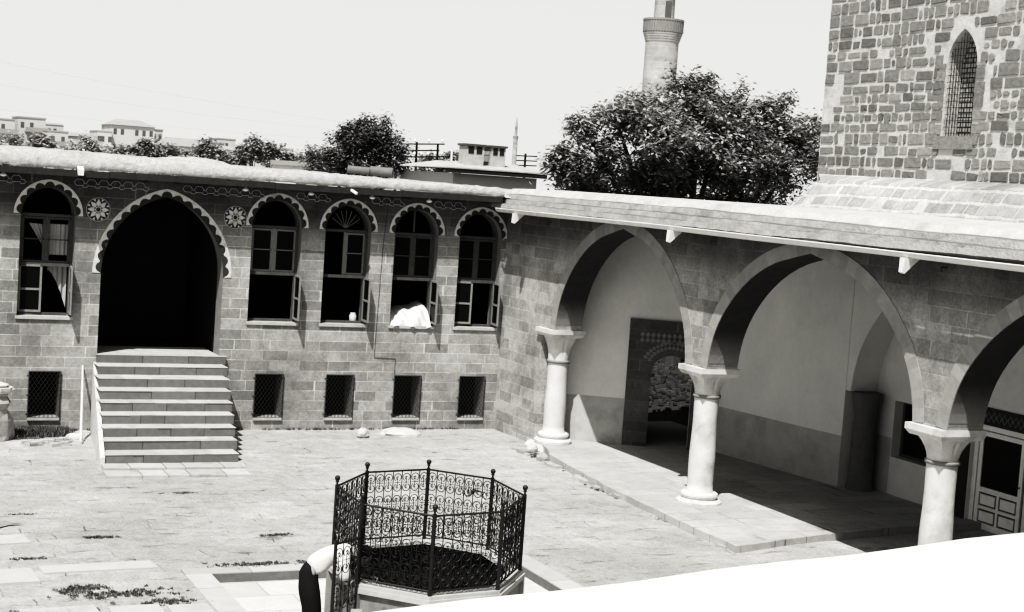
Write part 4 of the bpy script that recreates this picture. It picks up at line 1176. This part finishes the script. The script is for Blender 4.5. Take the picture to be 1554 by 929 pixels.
for i in range(1, 11): y = WY0+(WY1-WY0)*i/11; mb.tube([(XT+.05, y, WZ0), (XT+.05, y, WZA-.04-abs(y-(WY0+WY1)/2)*1.1)], .006, 4)
z = WZ0+.05
while z < WZA-.15:
    hw_ = (WY1-WY0)/2 if z < WZS else (WY1-WY0)/2*math.sqrt(max(0, 1-((z-WZS)/(WZA-WZS))**1.6)); mb.tube([(XT+.05, (WY0+WY1)/2-hw_, z), (XT+.05, (WY0+WY1)/2+hw_, z)], .006, 4); z += .13
mb.build('window_bars', M['iron'], wn_)
# plinth masses at the tower's foot
mb = MB()
mb.hexa([(19.9, 16, 5.3), (21.0, 16, 5.3), (21.0, 29.0, 5.3), (19.9, 29.0, 5.3), (20.45, 16, 6.0), (21.02, 16, 6.15), (21.02, 29.4, 6.25), (20.5, 28.6, 6.1)], .5)
mb.build('mortared_plinth', masonry('plinth_rubble', .27, .38, .47, .5, .24, .035, 0, .5, .14, 0, .35, bs=.8, bd=.03, stain=.3, axes='yz'), tw)
# ================================================================== MINARETS
def minaret(c, s, label, detail=True):
    t = thing('minaret', c, label, 'minaret'); x, y, z0 = c
    m_ = MB(); m_.lathe([(1.42*s, 0 if detail else -12), (1.18*s, 4*s), (1.15*s, (14.9 if detail else 15)*s)], c, 32); m_.build('shaft', M['minaret'], t, smooth=True)
    m_ = MB(); zc = 14.9*s
    for i in range(4): m_.lathe([((1.16+.05*i)*s, zc+i*.16*s), ((1.20+.05*i)*s, zc+(i*.16+.10)*s), ((1.20+.05*i)*s, zc+(i*.16+.158)*s)], c, 48)
    m_.build('gallery_corbels', M['minaret'], t)
    m_ = MB(); m_.lathe([(1.36*s, 15.54*s), (1.38*s, 15.6*s), (1.38*s, 16.35*s), (1.42*s, 16.36*s), (1.42*s, 16.5*s), (1.25*s, 16.5*s)], c, 48)
    if detail:
        for i in range(44):
            a_ = 2*math.pi*i/44; m_.obox((x+1.385*s*math.cos(a_), y+1.385*s*math.sin(a_), z0+15.62*s), (math.cos(a_), math.sin(a_), 0), .05, .07, .72*s, .2)
    m_.build('gallery_parapet', M['brickband'], t)
    m_ = MB(); m_.lathe([(.72*s, 16*s), (.66*s, 21*s), (.78*s, 21.1*s), (.78*s, 21.3*s)], c, 24); up_ = m_.build('upper_shaft', M['minaret'], t, smooth=True)
    m_ = MB(); m_.lathe([(.74*s, 21.3*s), (.40*s, 24*s), (.04*s, 26.4*s)], c, 24); m_.build('cone_roof', M['far_roof'], t, smooth=True)
    if detail:
        m_ = MB(); a_ = R(-98); m_.obox((x+.66*s*math.cos(a_), y+.66*s*math.sin(a_), z0+16.45*s), (-math.sin(a_), math.cos(a_), 0), .42, .16, 1.25); m_.build('gallery_door', M['far_dark'], t)
        m_ = MB(); m_.obox((x-.35, y-1.13, z0+10.5), (1, 0, 0), .07, .1, .9); m_.build('slit_window', M['far_dark'], t)
    return t
minaret((53.95, 95, 1.15), 1.0, 'pale round minaret with dark gallery band rising behind the big tree')
minaret((182.4, 400, 10.4), .55, 'tiny slender minaret far off on the horizon', False)

# ================================================================== TREES
def leaf(m_, c, L, w, rr, t):
    # one pointed leaf, drooping
    an = rr.uniform(0, 2*math.pi); dr = rr.uniform(-.9, .35)
    d = Vector((math.cos(an), math.sin(an), dr)).normalized(); s = d.cross(Vector((rr.uniform(-.5, .5), rr.uniform(-.5, .5), 1))).normalized()
    n = len(m_.v); m_.v += [tuple(c), tuple(c+d*L*.45+s*w), tuple(c+d*L), tuple(c+d*L*.45-s*w)]
    m_.f.append((n, n+1, n+2, n+3)); m_.t.append(t)
def tree(name, base, lobes, nclump, nleaf, L, w, cr, mat, label, group=None, trunk_r=.2, seed=1, cat='tree', twigs=0):
    rr = random.Random(seed); t = thing(name, base, label, cat, group); B = Vector(base)
    crown = MB(); wood = MB()
    vol = [l[1]**2 for l in lobes]; tot = sum(vol); centre = sum((Vector(l[0])*v for l, v in zip(lobes, vol)), Vector())/tot
    fork = Vector((B.x+(centre.x-B.x)*.5, B.y+(centre.y-B.y)*.5, B.z+(centre.z-B.z)*.45))
    wood.tube([B-U_*.2, B.lerp(fork, .5)+Vector((rr.uniform(-.1, .1), 0, 0)), fork], [trunk_r*1.25, trunk_r, trunk_r*.85], 8)
    for l in lobes:
        c = Vector(l[0]); mid = fork.lerp(c, .5)+Vector((rr.uniform(-.3, .3), rr.uniform(-.3, .3), -.1))*l[1]
        wood.tube([fork, mid, c], [trunk_r*.6, trunk_r*.35, trunk_r*.12], 6)
    for i in range(nclump):
        k = rr.random()*tot; li = 0
        while k > vol[li]: k -= vol[li]; li += 1
        c = Vector(lobes[li][0]); r = lobes[li][1]; sq = lobes[li][2] if len(lobes[li]) > 2 else .85
        v = Vector((rr.gauss(0, 1), rr.gauss(0, 1), rr.gauss(0, 1))).normalized(); rad_ = r*rr.uniform(.35, 1.05)**.6
        cc = c+Vector((v.x*rad_, v.y*rad_, v.z*rad_*sq)); tone = rr.uniform(0, .55)
        crr = cr*rr.uniform(.55, 1.3)
        for j in range(nleaf):
            g = Vector((rr.gauss(0, .5), rr.gauss(0, .5), rr.gauss(0, .42)))*crr
            leaf(crown, cc+g, L*rr.uniform(.6, 1.25), w*rr.uniform(.7, 1.2), rr, min(1, max(0, tone+rr.uniform(0, .5))))
        if rr.random() < .3: wood.tube([c, cc], [trunk_r*.10, trunk_r*.03], 4, cap=False)
    for i in range(twigs):    # sprigs reaching out of the outline
        li = rr.randrange(len(lobes)); c = Vector(lobes[li][0]); r = lobes[li][1]; an = rr.uniform(0, 2*math.pi)
        d = Vector((math.cos(an), math.sin(an)*.6, rr.uniform(.1, 1.5))).normalized(); p0 = c+d*r*.8; p1 = c+d*r*(1.15+rr.uniform(0, .35))
        wood.tube([p0, p1], [.02, .006], 4, cap=False); tn = rr.uniform(0, .5)
        for j in range(int(nleaf*.6)):
            leaf(crown, p0.lerp(p1, rr.uniform(.1, 1))+Vector((rr.gauss(0, .07), rr.gauss(0, .07), rr.gauss(0, .07)))*(L/.13), L*rr.uniform(.7, 1.2), w, rr, min(1, tn+rr.uniform(0, .5)))
    wood.build('trunk', M['bark'], t); crown.build('crown', M[mat], t)
    return t

rr = random.Random(3)
Lw = [((18.46,37.2,5.95),.42),((19.26,37,6.38),.72),((18.71,36.8,7.15),.32),((19.77,37,7.47),.55),((20.86,37.5,7.75),.70),((21.15,36.5,6.88),1.0),((22.28,37.6,8.0),.85),((22.41,37,6.79),1.15),((23.68,38,7.85),.82),((23.91,37,6.8),1.15),((25.11,37.6,7.85),.72),((25.45,37,6.82),1.0),((26.2,37.6,7.6),.55),((18.15,37,6.3),.2),((22.6,37.4,8.6),.3),((21.8,38,5.6),1.2),((24.6,38,5.6),1.2),((19.8,38,5.5),.8)]
tree('walnut_tree', (22.4, 37.6, -.3), Lw, 620, 88, .20, .042, .38, 'leaf', 'big leafy walnut tree crowding behind the arcade roof', trunk_r=.28, seed=8, twigs=70)
L2 = [((17.04,50,6.63),.72),((16.26,50,6.03),.6),((17.72,50.3,6.9),.55),((16.89,50,7.0),.4),((15.58,49.6,5.87),.45),((18.11,50,6.38),.52),((18.3,50,6.0),.45),((17.1,50,5.6),.9)]
tree('fruit_tree', (17.0, 50, -.3), L2, 165, 80, .17, .035, .36, 'leaf_dark', 'ragged dark tree behind the middle of the long roof', trunk_r=.2, seed=4, twigs=42)
# hazy trees towards the town: (x, depth y, crown radius, top z)
FT = [(16.3,.8,6.9,'small grey tree in front of the flats at the left'),(19.4,1.05,7.25,'bushy hazy tree between the flats and the hipped block'),(24.0,.95,7.35,'darkest round tree, at the right foot of the hipped block'),(25.6,.8,6.95,'pale low bush right of the dark round tree'),(27.6,1.2,6.95,'wide low tree before the wide grey roof'),(28.6,.6,7.5,'tree top showing over the wide grey roof'),(30.4,.8,6.9,'low hazy shrub between the wide roof and the tall pair'),(32.0,.75,7.95,'left one of the two tall trees over the long roof'),(33.8,.9,7.95,'right one of the two tall trees over the long roof'),(35.6,.8,6.9,'low hazy shrub before the pale cabin'),(37.2,.85,7.6,'hazy tree just left of the ragged dark tree'),(47.0,.8,7.9,'small hazy tree directly behind the black pole with crossarms'),(48.9,.85,8.25,'round hazy tree between the crossarms and the thin white post'),(14.0,1.1,6.8,'lowest hazy shrub near the left edge of the skyline'),(22.0,1.1,6.5,'low shrub hiding the foot of the hipped block')]
for i, (x, r, zt, lb) in enumerate(FT):
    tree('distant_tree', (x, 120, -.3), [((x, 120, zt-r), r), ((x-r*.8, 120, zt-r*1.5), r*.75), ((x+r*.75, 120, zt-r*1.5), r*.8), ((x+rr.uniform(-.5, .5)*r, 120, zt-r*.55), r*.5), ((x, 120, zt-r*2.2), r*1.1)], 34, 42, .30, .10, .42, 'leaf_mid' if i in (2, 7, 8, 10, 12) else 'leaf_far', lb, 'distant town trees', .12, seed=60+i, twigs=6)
mb = MB(); r9 = random.Random(9)
for i in range(9000):
    x = r9.uniform(18, 100); y = 240+r9.uniform(0, 12); h = 1.9+.8*math.sin(x*.35)+.8*math.sin(x*.9+2)+r9.gauss(0, .3)
    leaf(mb, Vector((x, y, 4.2+r9.random()**.6*max(.3, h)+max(0, (x-60)*.015))), .8, .3, r9, r9.random())
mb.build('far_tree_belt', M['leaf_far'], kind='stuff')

# ================================================================== TOWN
def block(name, x0, x1, y, d, z1, floors, label, roof='flat', cols=5, balc=False, tint=.5, wall='far_wall', zvis=4.5):
    t = thing(name, ((x0+x1)/2, y, -.3), label, 'building', 'town buildings on the skyline')
    mb = MB(); mb.box(x0, x1, y, y+d, -.5, z1, tint); mb.build('wall', M[wall], t)
    ov = .04*(x1-x0)
    mb = MB()
    if roof == 'hip':
        h = (x1-x0)*.15; a_ = [(x0-ov, y-ov, z1), (x1+ov, y-ov, z1), (x1+ov, y+d+ov, z1), (x0-ov, y+d+ov, z1)]; b_ = [(x0+(x1-x0)*.22, y+d*.45, z1+h), (x1-(x1-x0)*.22, y+d*.45, z1+h), (x1-(x1-x0)*.22, y+d*.55, z1+h), (x0+(x1-x0)*.22, y+d*.55, z1+h)]
        mb.hexa([(p[0], p[1], z1+.002) for p in a_]+b_, tint)
    elif roof == 'gable': 
        h = (x1-x0)*.12; mb.hexa([(x0-ov, y-ov, z1+.002), (x1+ov, y-ov, z1+.002), (x1+ov, y+d, z1+.002), (x0-ov, y+d, z1+.002), (x0-ov, y+d*.5, z1+h), (x1+ov, y+d*.5, z1+h), (x1+ov, y+d*.5+.1, z1+h), (x0-ov, y+d*.5+.1, z1+h)], tint)
    else: mb.box(x0-ov*.6, x1+ov*.6, y-ov*.6, y+d, z1+.002, z1+.28, tint)
    mb.build('roof', M['far_roof'], t)
    fh = 2.9
    for f_ in range(floors):
        zt = z1-.75-f_*fh
        if zt-1.3 < zvis-1.5: break
        for c in range(cols):
            if (c*7+f_*3) % 5 == 4: continue
            xc = x0+(x1-x0)*(c+.5)/cols; m_ = MB(); m_.box(xc-.3, xc+.3, y-.06, y-.002, zt-1.0, zt); m_.build('window', M['far_dark'], t)
        if balc:
            m_ = MB(); m_.box(x0+(x1-x0)*.25, x1+.6, y-1.3, y-.07, zt-1.75, zt-1.6); m_.box(x0+(x1-x0)*.25, x1+.6, y-1.3, y-1.22, zt-1.6, zt-.9); m_.build('balcony', M['far_roof'], t)
    return t
block('apartment_block', 31.5, 35.6, 300, 9, 11.2, 3, 'pale flat-roofed apartment block at the far left edge', cols=3, balc=True)
block('apartment_block', 36.6, 41.6, 304, 9, 11.9, 3, 'stepped apartment block with long white balconies at the left', cols=3, balc=True)
block('apartment_block', 41.0, 44.6, 296, 8, 9.6, 2, 'lower apartment wing with dark openings beside the stepped block', cols=2, balc=True)
block('low_house', 45.5, 52.0, 310, 9, 9.3, 1, 'long low pale house between the flats and the hipped block', 'gable', cols=5, tint=.65)
block('apartment_block', 53.1, 61.2, 300, 11, 11.9, 3, 'big multi-storey block with a shallow hipped roof on the left skyline', 'hip', cols=6, tint=.6)
block('apartment_block', 50.4, 53.0, 299, 9, 10.3, 3, 'lower annex with tall slit windows on the left of the hipped block', cols=4, tint=.75)
block('low_house', 52.6, 60.0, 260, 8, 5.9, 1, 'low white shed roof in front of the hipped block', 'gable', cols=4, tint=.7)
block('wide_house', 61.4, 72.0, 295, 10, 8.7, 1, 'wide grey pyramid-roofed house right of the hipped block', 'hip', cols=6, tint=.45)
block('low_house', 71.0, 77.2, 310, 9, 9.9, 2, 'small flat-topped houses behind the wide grey roof', cols=4, tint=.5)
block('low_house', 88.0, 93.0, 315, 9, 9.8, 1, 'small pale cabin seen between the roofs and the dark tree', cols=3, tint=.8)
block('low_house', 26.5, 31.8, 90, 4, 5.8, 1, 'small white low building behind the pole frame', cols=4, tint=.8)
block('low_house', 78.0, 86.0, 330, 9, 8.9, 1, 'pale row house low behind the pair of tall trees', 'gable', cols=5, tint=.6)

block('apartment_block', 29.0, 31.4, 330, 8, 10.6, 2, 'narrow far apartment block cut by the left edge of the view', cols=2, balc=True)
block('low_house', 46.0, 49.5, 335, 8, 11.6, 1, 'far house with a dark gable above the long low pale house', 'gable', cols=3, tint=.4)
block('low_house', 42.2, 45.4, 275, 8, 7.3, 1, 'low white-roofed house below the flats', cols=3, tint=.75)
block('low_house', 63.5, 69.0, 330, 8, 12.0, 1, 'row of small houses on the ridge above the wide grey roof', cols=5, tint=.35)
block('low_house', 72.5, 79.0, 280, 8, 7.6, 1, 'white flat house right of the wide grey roof', cols=4, tint=.75)
block('low_house', 84.5, 88.5, 345, 8, 11.4, 1, 'ridge house with flat roof behind the tall tree pair', cols=3, tint=.45)
# near house roof with two chimneys
nh = thing('house_with_chimneys', (20, 45, -.3), 'low house roof with two square chimneys and a deep dark eave', 'house')
mb = MB(); mb.box(18.6, 21.5, 45.3, 50, -.5, 5.78); mb.build('wall', M['far_wall'], nh)
mb = MB(); mb.hexa([(18.28, 45, 5.92), (21.75, 45, 5.93), (21.9, 50, 5.92), (18.3, 50, 5.92), (18.28, 45, 5.96), (21.75, 45, 5.97), (21.6, 47.2, 6.2), (18.75, 47.2, 6.16)]); mb.build('roof', M['concrete'], nh)
mb = MB(); mb.box(18.3, 21.73, 45.02, 45.25, 5.79, 5.918); mb.build('dark_eave', M['dark'], nh)
for x0, x1 in ((19.28, 19.9), (20.16, 20.66)):
    mb = MB(); mb.box(x0, x1, 46, 46.6, 5.9, 6.68); ch = mb.build('chimney', M['concrete'], nh)
    mb = MB(); mb.box(x0-.05, x1+.05, 45.95, 46.65, 6.682, 6.75); mb.build('chimney_cap', M['wood'], ch)
    for q in (.12, .58):
        mb = MB(); mb.box(x0+(x1-x0)*q, x0+(x1-x0)*(q+.3), 45.985, 45.998, 6.44, 6.66); mb.build('smoke_hole', M['dark'], ch)
mb = MB()
for z in (6.2, 6.42, 6.6): mb.tube([(19.93, 46.1, z), (20.14, 46.1, z)], .012, 4)
mb.build('roof_ladder', M['pole'], nh)

# pole frame with crossarms and insulators
pf_ = thing('telegraph_pole', (23, 60, -.3), 'black H-shaped line pole frame with crossarms and white insulators', 'pole')
for (xa, za, xb, zb_) in ((22.05, 6.9, 22.25, -.3), (22.93, 7.02, 23.05, -.3), (23.86, 7.0, 24.05, -.3)):
    mb = MB(); mb.tube([(xa, 60, za), (xb, 60, zb_)], [.045, .08], 8); mb.build('post', M['pole'], pf_)
for (z0, z1, xa, xb) in ((6.86, 7.02, 21.80, 24.12), (6.60, 6.74, 21.95, 23.9), (6.33, 6.50, 21.80, 24.12)):
    mb = MB(); mb.tube([(xa, 59.9, z0), (xb, 59.9, z1)], .04, 4); mb.build('crossarm', M['pole'], pf_)
mb = MB()
mb.tube([(22.3, 60, 6.3), (22.9, 60, 5.6)], .03, 4); mb.build('brace', M['pole'], pf_)
for i in range(8):
    x = 21.9+i*.3; 
    for z in ((6.42+i*.021, 6.95+i*.02) if i % 2 else (6.42+i*.021,)):
        mb = MB(); mb.lathe([(.02, -.02), (.05, .02), (.055, .08), (.03, .12), (.01, .13)], (x, 59.86, z), 8); mb.build('insulator', M['porcelain'], pf_, smooth=True)
sp_ = thing('utility_pole', (20.63, 60, -.3), 'thin line pole with two short crossarms before the ragged tree', 'pole')
mb = MB(); mb.tube([(20.6, 59, -.3), (20.63, 59, 6.75)], [.07, .04], 6); mb.build('post', M['wood'], sp_)
for z in (6.6, 6.25, 5.95): mb = MB(); mb.tube([(20.42, 58.95, z), (20.86, 58.95, z+.03)], .03, 4); mb.build('crossarm', M['porcelain'], sp_)
sp_ = thing('utility_pole', (27.87, 60, -.3), 'line pole with three black crossarms right of the chimneys', 'pole')
mb = MB(); mb.tube([(27.87, 60, -.3), (27.87, 60, 6.9)], [.08, .05], 6); mb.build('post', M['pole'], sp_)
for z in (6.78, 6.58, 6.38): mb = MB(); mb.tube([(27.45, 59.95, z), (28.4, 59.95, z+.03)], .035, 4); mb.build('crossarm', M['pole'], sp_)
sp_ = MB(); sp_.tube([(24.55, 60, -.3), (24.5, 60, 6.85)], [.06, .04], 6)
o = sp_.build('white_post', M['porcelain']); o['label'] = 'bare thin pale post right of the black pole frame'; o['category'] = 'post'
for k, (z0, lb) in enumerate(((7.1, 'lowest thin line wire crossing the sky on the left'), (7.9, 'middle thin line wire crossing the sky on the left'), (8.6, 'topmost thin line wire crossing the sky on the left'))):
    mb = MB(); pts = []
    for i in range(21):
        t_ = i/20; pts.append((22.0-22.5*t_, 60-8*t_, 6.95+(z0-6.95)*t_*1.0+ (k*.25) - 1.0*t_*(1-t_)))
    mb.tube(pts, .005, 3, cap=False); o = mb.build('line_wire', M['far_wall']); o['label'] = lb; o['category'] = 'wire'; o['group'] = 'overhead line wires'

# stone rollers on the earth roof
def roller(a, b, r, lb, hole):
    t = thing('roof_roller', ((a[0]+b[0])/2, a[1], a[2]-r), lb, 'stone roller', 'stone rollers left on the flat roof')
    mb = MB(); A, B = Vector(a), Vector(b); mb.tube([A, A.lerp(B, .03), A.lerp(B, .5), A.lerp(B, .97), B], [r*.94, r, r*1.02, r, r*.94], 20); mb.build('stone_cylinder', plain('roller_stone', .17, .25, 12), t, smooth=False)
    mb = MB(); d = (B-A).normalized(); mb.tube([B-d*.001, B+d*.004], r*.3, 12); mb.build('axle_hole', M['dark'], t)
roller((10.80, 32.35, 5.615), (11.24, 32.15, 5.60), .085, 'slim dark stone roller on the roof, left one of the two', 0)
roller((11.27, 32.2, 5.615), (11.70, 31.95, 5.60), .105, 'thicker stone roller with an axle hole on the roof, right one', 1)
o = rock('roof_lump', (8.3, 36.5, 5.50), (.9, .5, .16), M['earth'], 'low pale earth mound on the long flat roof', 3, 'mound')

# ================================================================== COURTYARD ODDS
rock('stone', (11.0, 30.9, .05), (.17, .15, .13), M['rock'], 'pale angular stone lying on the paving below the barred windows', 12)
rock('stone', (11.95, 31.15, .0), (.5, .28, .14), M['rock'], 'flat low pale boulder against the wall foot near the corner', 17)
rock('stone', (5.0, 30.6, .05), (.17, .15, .1), M['rock'], 'small pale stone at the left foot of the staircase', 22)
rock('stone', (14.05, 28.95, .05), (.16, .14, .12), M['rock'], 'broken pale stone by the foot of the first column', 31)
# broken pedestal
pd = thing('broken_pedestal', (3.58, 30.7, 0), 'rough broken stone pedestal with white cap at the left edge', 'pedestal')
mb = MB(); mb.lathe([(.30, -.1), (.34, .1), (.33, .4), (.25, .62), (.30, .74), (.22, .86), (.28, .95)], (3.50, 30.7, 0), 9, jit=.17); mb.build('shaft', M['pedestal'], pd)
mb = MB(); mb.lathe([(.31, .93), (.34, .98), (.33, 1.03)], (3.50, 30.7, 0), 9, jit=.07); mb.lathe([(.2, 1.02), (.22, 1.08), (.12, 1.11)], (3.53, 30.7, 0), 8, jit=.12); mb.build('white_cap', M['white_trim'], pd)
# weed bed along the wall, weeds between slabs
mb = MB(); r7 = random.Random(7)
def tuft(x, y, z, n, h, sp):
    for i in range(n):
        an = r7.uniform(0, 6.28); L = h*r7.uniform(.5, 1.2); p = Vector((x+r7.gauss(0, sp), y+r7.gauss(0, sp), z)); d = Vector((math.cos(an)*.55, math.sin(an)*.55, 1)).normalized(); s = Vector((-math.sin(an), math.cos(an), 0))*.012
        n0 = len(mb.v); mb.v += [tuple(p-s), tuple(p+s), tuple(p+d*L)]; mb.f.append((n0, n0+1, n0+2)); mb.t.append(r7.random())
for i in range(330):
    x = r7.uniform(3.6, 5.0); y = 31.72-abs(r7.gauss(0, .42)); tuft(x, max(30.4, y), 0, 26, .13, .06)
PT = [(5.9, 20.7, .5, .15), (8.9, 20.9, .5, .12), (6.9, 20.75, .3, .1), (3.9, 19.6, .55, .16), (4.35, 19.1, .35, .14), (3.4, 19.9, .3, .12), (3.0, 21.5, .22, .05), (4.1, 22.6, .25, .05), (3.2, 24.2, .2, .04), (6.0, 25.5, .25, .05), (6.7, 22.4, .2, .05), (2.7, 18.9, .4, .08), (13.9, 28.6, .12, .5), (13.8, 27.3, .06, .3), (13.6, 25.0, .05, .5), (13.5, 22.8, .06, .5)]
for (x, y, sx, sy) in PT:
    for i in range(int(150*sx)): tuft(x+r7.gauss(0, sx*.6), y+r7.gauss(0, sy*.6), 0, 12, .035, .02)
for i in range(260): tuft(r7.uniform(2, 13.5), 31.73-abs(r7.gauss(0, .03)), 0, 5, .06, .02)
mb.build('weeds', M['weed'], kind='stuff')
# soil under the weeds
mb = MB()
def soil_shadow_blob(x, y, sx, sy, z=.016):
    n = 22; ph = r7.uniform(0, 6); mb.poly([(x+sx*math.cos(2*math.pi*i/n)*(1+.3*math.sin(i*1.9+ph)+r7.uniform(-.15, .15)), y+sy*math.sin(2*math.pi*i/n)*(1+.3*math.sin(i*2.7+ph)+r7.uniform(-.15, .15)), z+.0003*len(mb.f)) for i in range(n)])
soil_shadow_blob(4.25, 31.15, .8, .5, .02)
mb.build('soil_patches', M['soil'], kind='structure')
mb = MB()  # tree shadow painted onto the paving as darker blobs
for i in range(9): soil_shadow_blob(2.3+r7.uniform(-.3, .35), 24.2+r7.uniform(-1.6, 1.6), r7.uniform(.25, .5), r7.uniform(.10, .25), .024)
mb.build('painted_tree_shadow', plain('tree_shadow_tone', .27, .4, 4, stain=.3), kind='structure')
# larger loose slabs lying proud of the paving
mb = MB()
for (x, y, lx, ly, a_) in ((2.3, 20.6, 1.3, .7, .05), (3.8, 20.9, 1.5, .38, .04), (3.9, 18.75, .62, .45, .0), (4.55, 18.7, .5, .4, .02), (3.0, 18.8, .9, .5, .03), (2.7, 22.6, .8, .5, .1)):
    mb.obox((x, y, -.05), (math.cos(a_), math.sin(a_), 0), lx, ly, .075, r7.random())
mb.build('large_paving_slabs', plain('pale_slab', .46, .12, 4, stain=.12), kind='structure')
# rubble strip at the left edge of the stair footing and loose edge stones of the platform
mb = MB()
for i in range(46):
    y = 20.4+i*.2; x = 13.66+.30*((y-20.3)/9)+r7.uniform(-.12, .02); s = r7.uniform(.05, .13)
    if r7.random() < .55: mb.obox((x-.08, y, -.03), (math.cos(r7.uniform(1.2, 2)), 1, 0), s*2.2, s*1.2, .03+s*.5, r7.random())
for i in range(40): mb.obox((r7.uniform(4.0, 5.0), 30.35+r7.gauss(0, .15), -.02), (1, r7.uniform(-.5, .5), 0), r7.uniform(.08, .25), r7.uniform(.06, .15), r7.uniform(.03, .09), r7.random())
mb.build('edge_rubble', plain('edge_stones', .38, .25, 7, tintamt=.3), kind='stuff')

# ================================================================== CAMERA, SUN, SKY
cam = bpy.data.cameras.new('camera'); co = bpy.data.objects.new('camera', cam); COL.objects.link(co); scene.camera = co
cam.sensor_width = 36; cam.sensor_fit = 'HORIZONTAL'; cam.lens = 36*2360/1554; cam.clip_start = .1; cam.clip_end = 6000
yaw, pit, rol = R(24.8), R(4.41), R(3.92)
fw = Vector((math.sin(yaw)*math.cos(pit), math.cos(yaw)*math.cos(pit), -math.sin(pit))); rt = Vector((math.cos(yaw), -math.sin(yaw), 0)); dn = fw.cross(rt)
r2 = rt*math.cos(rol)-dn*math.sin(rol); d2 = dn*math.cos(rol)+rt*math.sin(rol)
co.matrix_world = Matrix(((r2.x, -d2.x, -fw.x, 0), (r2.y, -d2.y, -fw.y, 0), (r2.z, -d2.z, -fw.z, 5.5), (0, 0, 0, 1)))
SD = Vector((.395, .435, -1)).normalized()
sl = bpy.data.lights.new('sun', 'SUN'); sl.energy = 5.0; sl.angle = R(.5); sl.color = (1, .985, .95)
so = bpy.data.objects.new('sun', sl); COL.objects.link(so); so.rotation_euler = SD.to_track_quat('-Z', 'Y').to_euler(); so.location = (0, 0, 30)
w = bpy.data.worlds.new('World'); scene.world = w; w.use_nodes = True; nt = w.node_tree
sky = nt.nodes.new('ShaderNodeTexSky'); sky.sky_type = 'NISHITA'; sky.sun_disc = False
sky.sun_elevation = math.asin(-SD.z); sky.sun_rotation = math.atan2(-SD.x, -SD.y)
sky.air_density = 1.0; sky.dust_density = 1.6; sky.ozone_density = 1; sky.altitude = 200
bw = nt.nodes.new('ShaderNodeRGBToBW'); nt.links.new(sky.outputs[0], bw.inputs[0])
cb = nt.nodes.new('ShaderNodeCombineXYZ'); mm = nt.nodes.new('ShaderNodeMath'); mm.operation = 'MULTIPLY'; mm.inputs[1].default_value = .97
pw = nt.nodes.new('ShaderNodeMath'); pw.operation = 'POWER'; pw.inputs[1].default_value = 1.3
nt.links.new(bw.outputs[0], pw.inputs[0])
tc = nt.nodes.new('ShaderNodeTexCoord'); sx = nt.nodes.new('ShaderNodeSeparateXYZ'); nt.links.new(tc.outputs['Generated'], sx.inputs[0])
hz = nt.nodes.new('ShaderNodeMapRange'); hz.interpolation_type = 'SMOOTHSTEP'; nt.links.new(sx.outputs[2], hz.inputs[0])        # bright summer haze low over the horizon
hz.inputs[1].default_value = .10; hz.inputs[2].default_value = .38; hz.inputs[3].default_value = 8.9; hz.inputs[4].default_value = 0
mx = nt.nodes.new('ShaderNodeMath'); mx.operation = 'MAXIMUM'; nt.links.new(pw.outputs[0], mx.inputs[0]); nt.links.new(hz.outputs[0], mx.inputs[1])
nt.links.new(mx.outputs[0], mm.inputs[0]); nt.links.new(mx.outputs[0], cb.inputs[0]); nt.links.new(mx.outputs[0], cb.inputs[1]); nt.links.new(mm.outputs[0], cb.inputs[2])
bg = nt.nodes['Background']; bg.inputs['Strength'].default_value = .09; nt.links.new(cb.outputs[0], bg.inputs['Color'])
scene.view_settings.view_transform = 'Standard'; scene.view_settings.look = 'None'; scene.view_settings.exposure = 0; scene.view_settings.gamma = 1
vs = scene.view_settings; vs.use_curve_mapping = True; cm = vs.curve_mapping; cc = cm.curves[3]     # contrast of the black-and-white print
pts = [(0, 0), (.04, .012), (.09, .045), (.16, .12), (.26, .26), (.42, .50), (.65, .73), (1, .95)]
cc.points[0].location = pts[0]; cc.points[1].location = pts[-1]
for p in pts[1:-1]: cc.points.new(*p)
cm.update()
scene.render.engine = 'CYCLES'; scene.cycles.use_denoising = True; scene.cycles.max_bounces = 6; scene.cycles.diffuse_bounces = 3
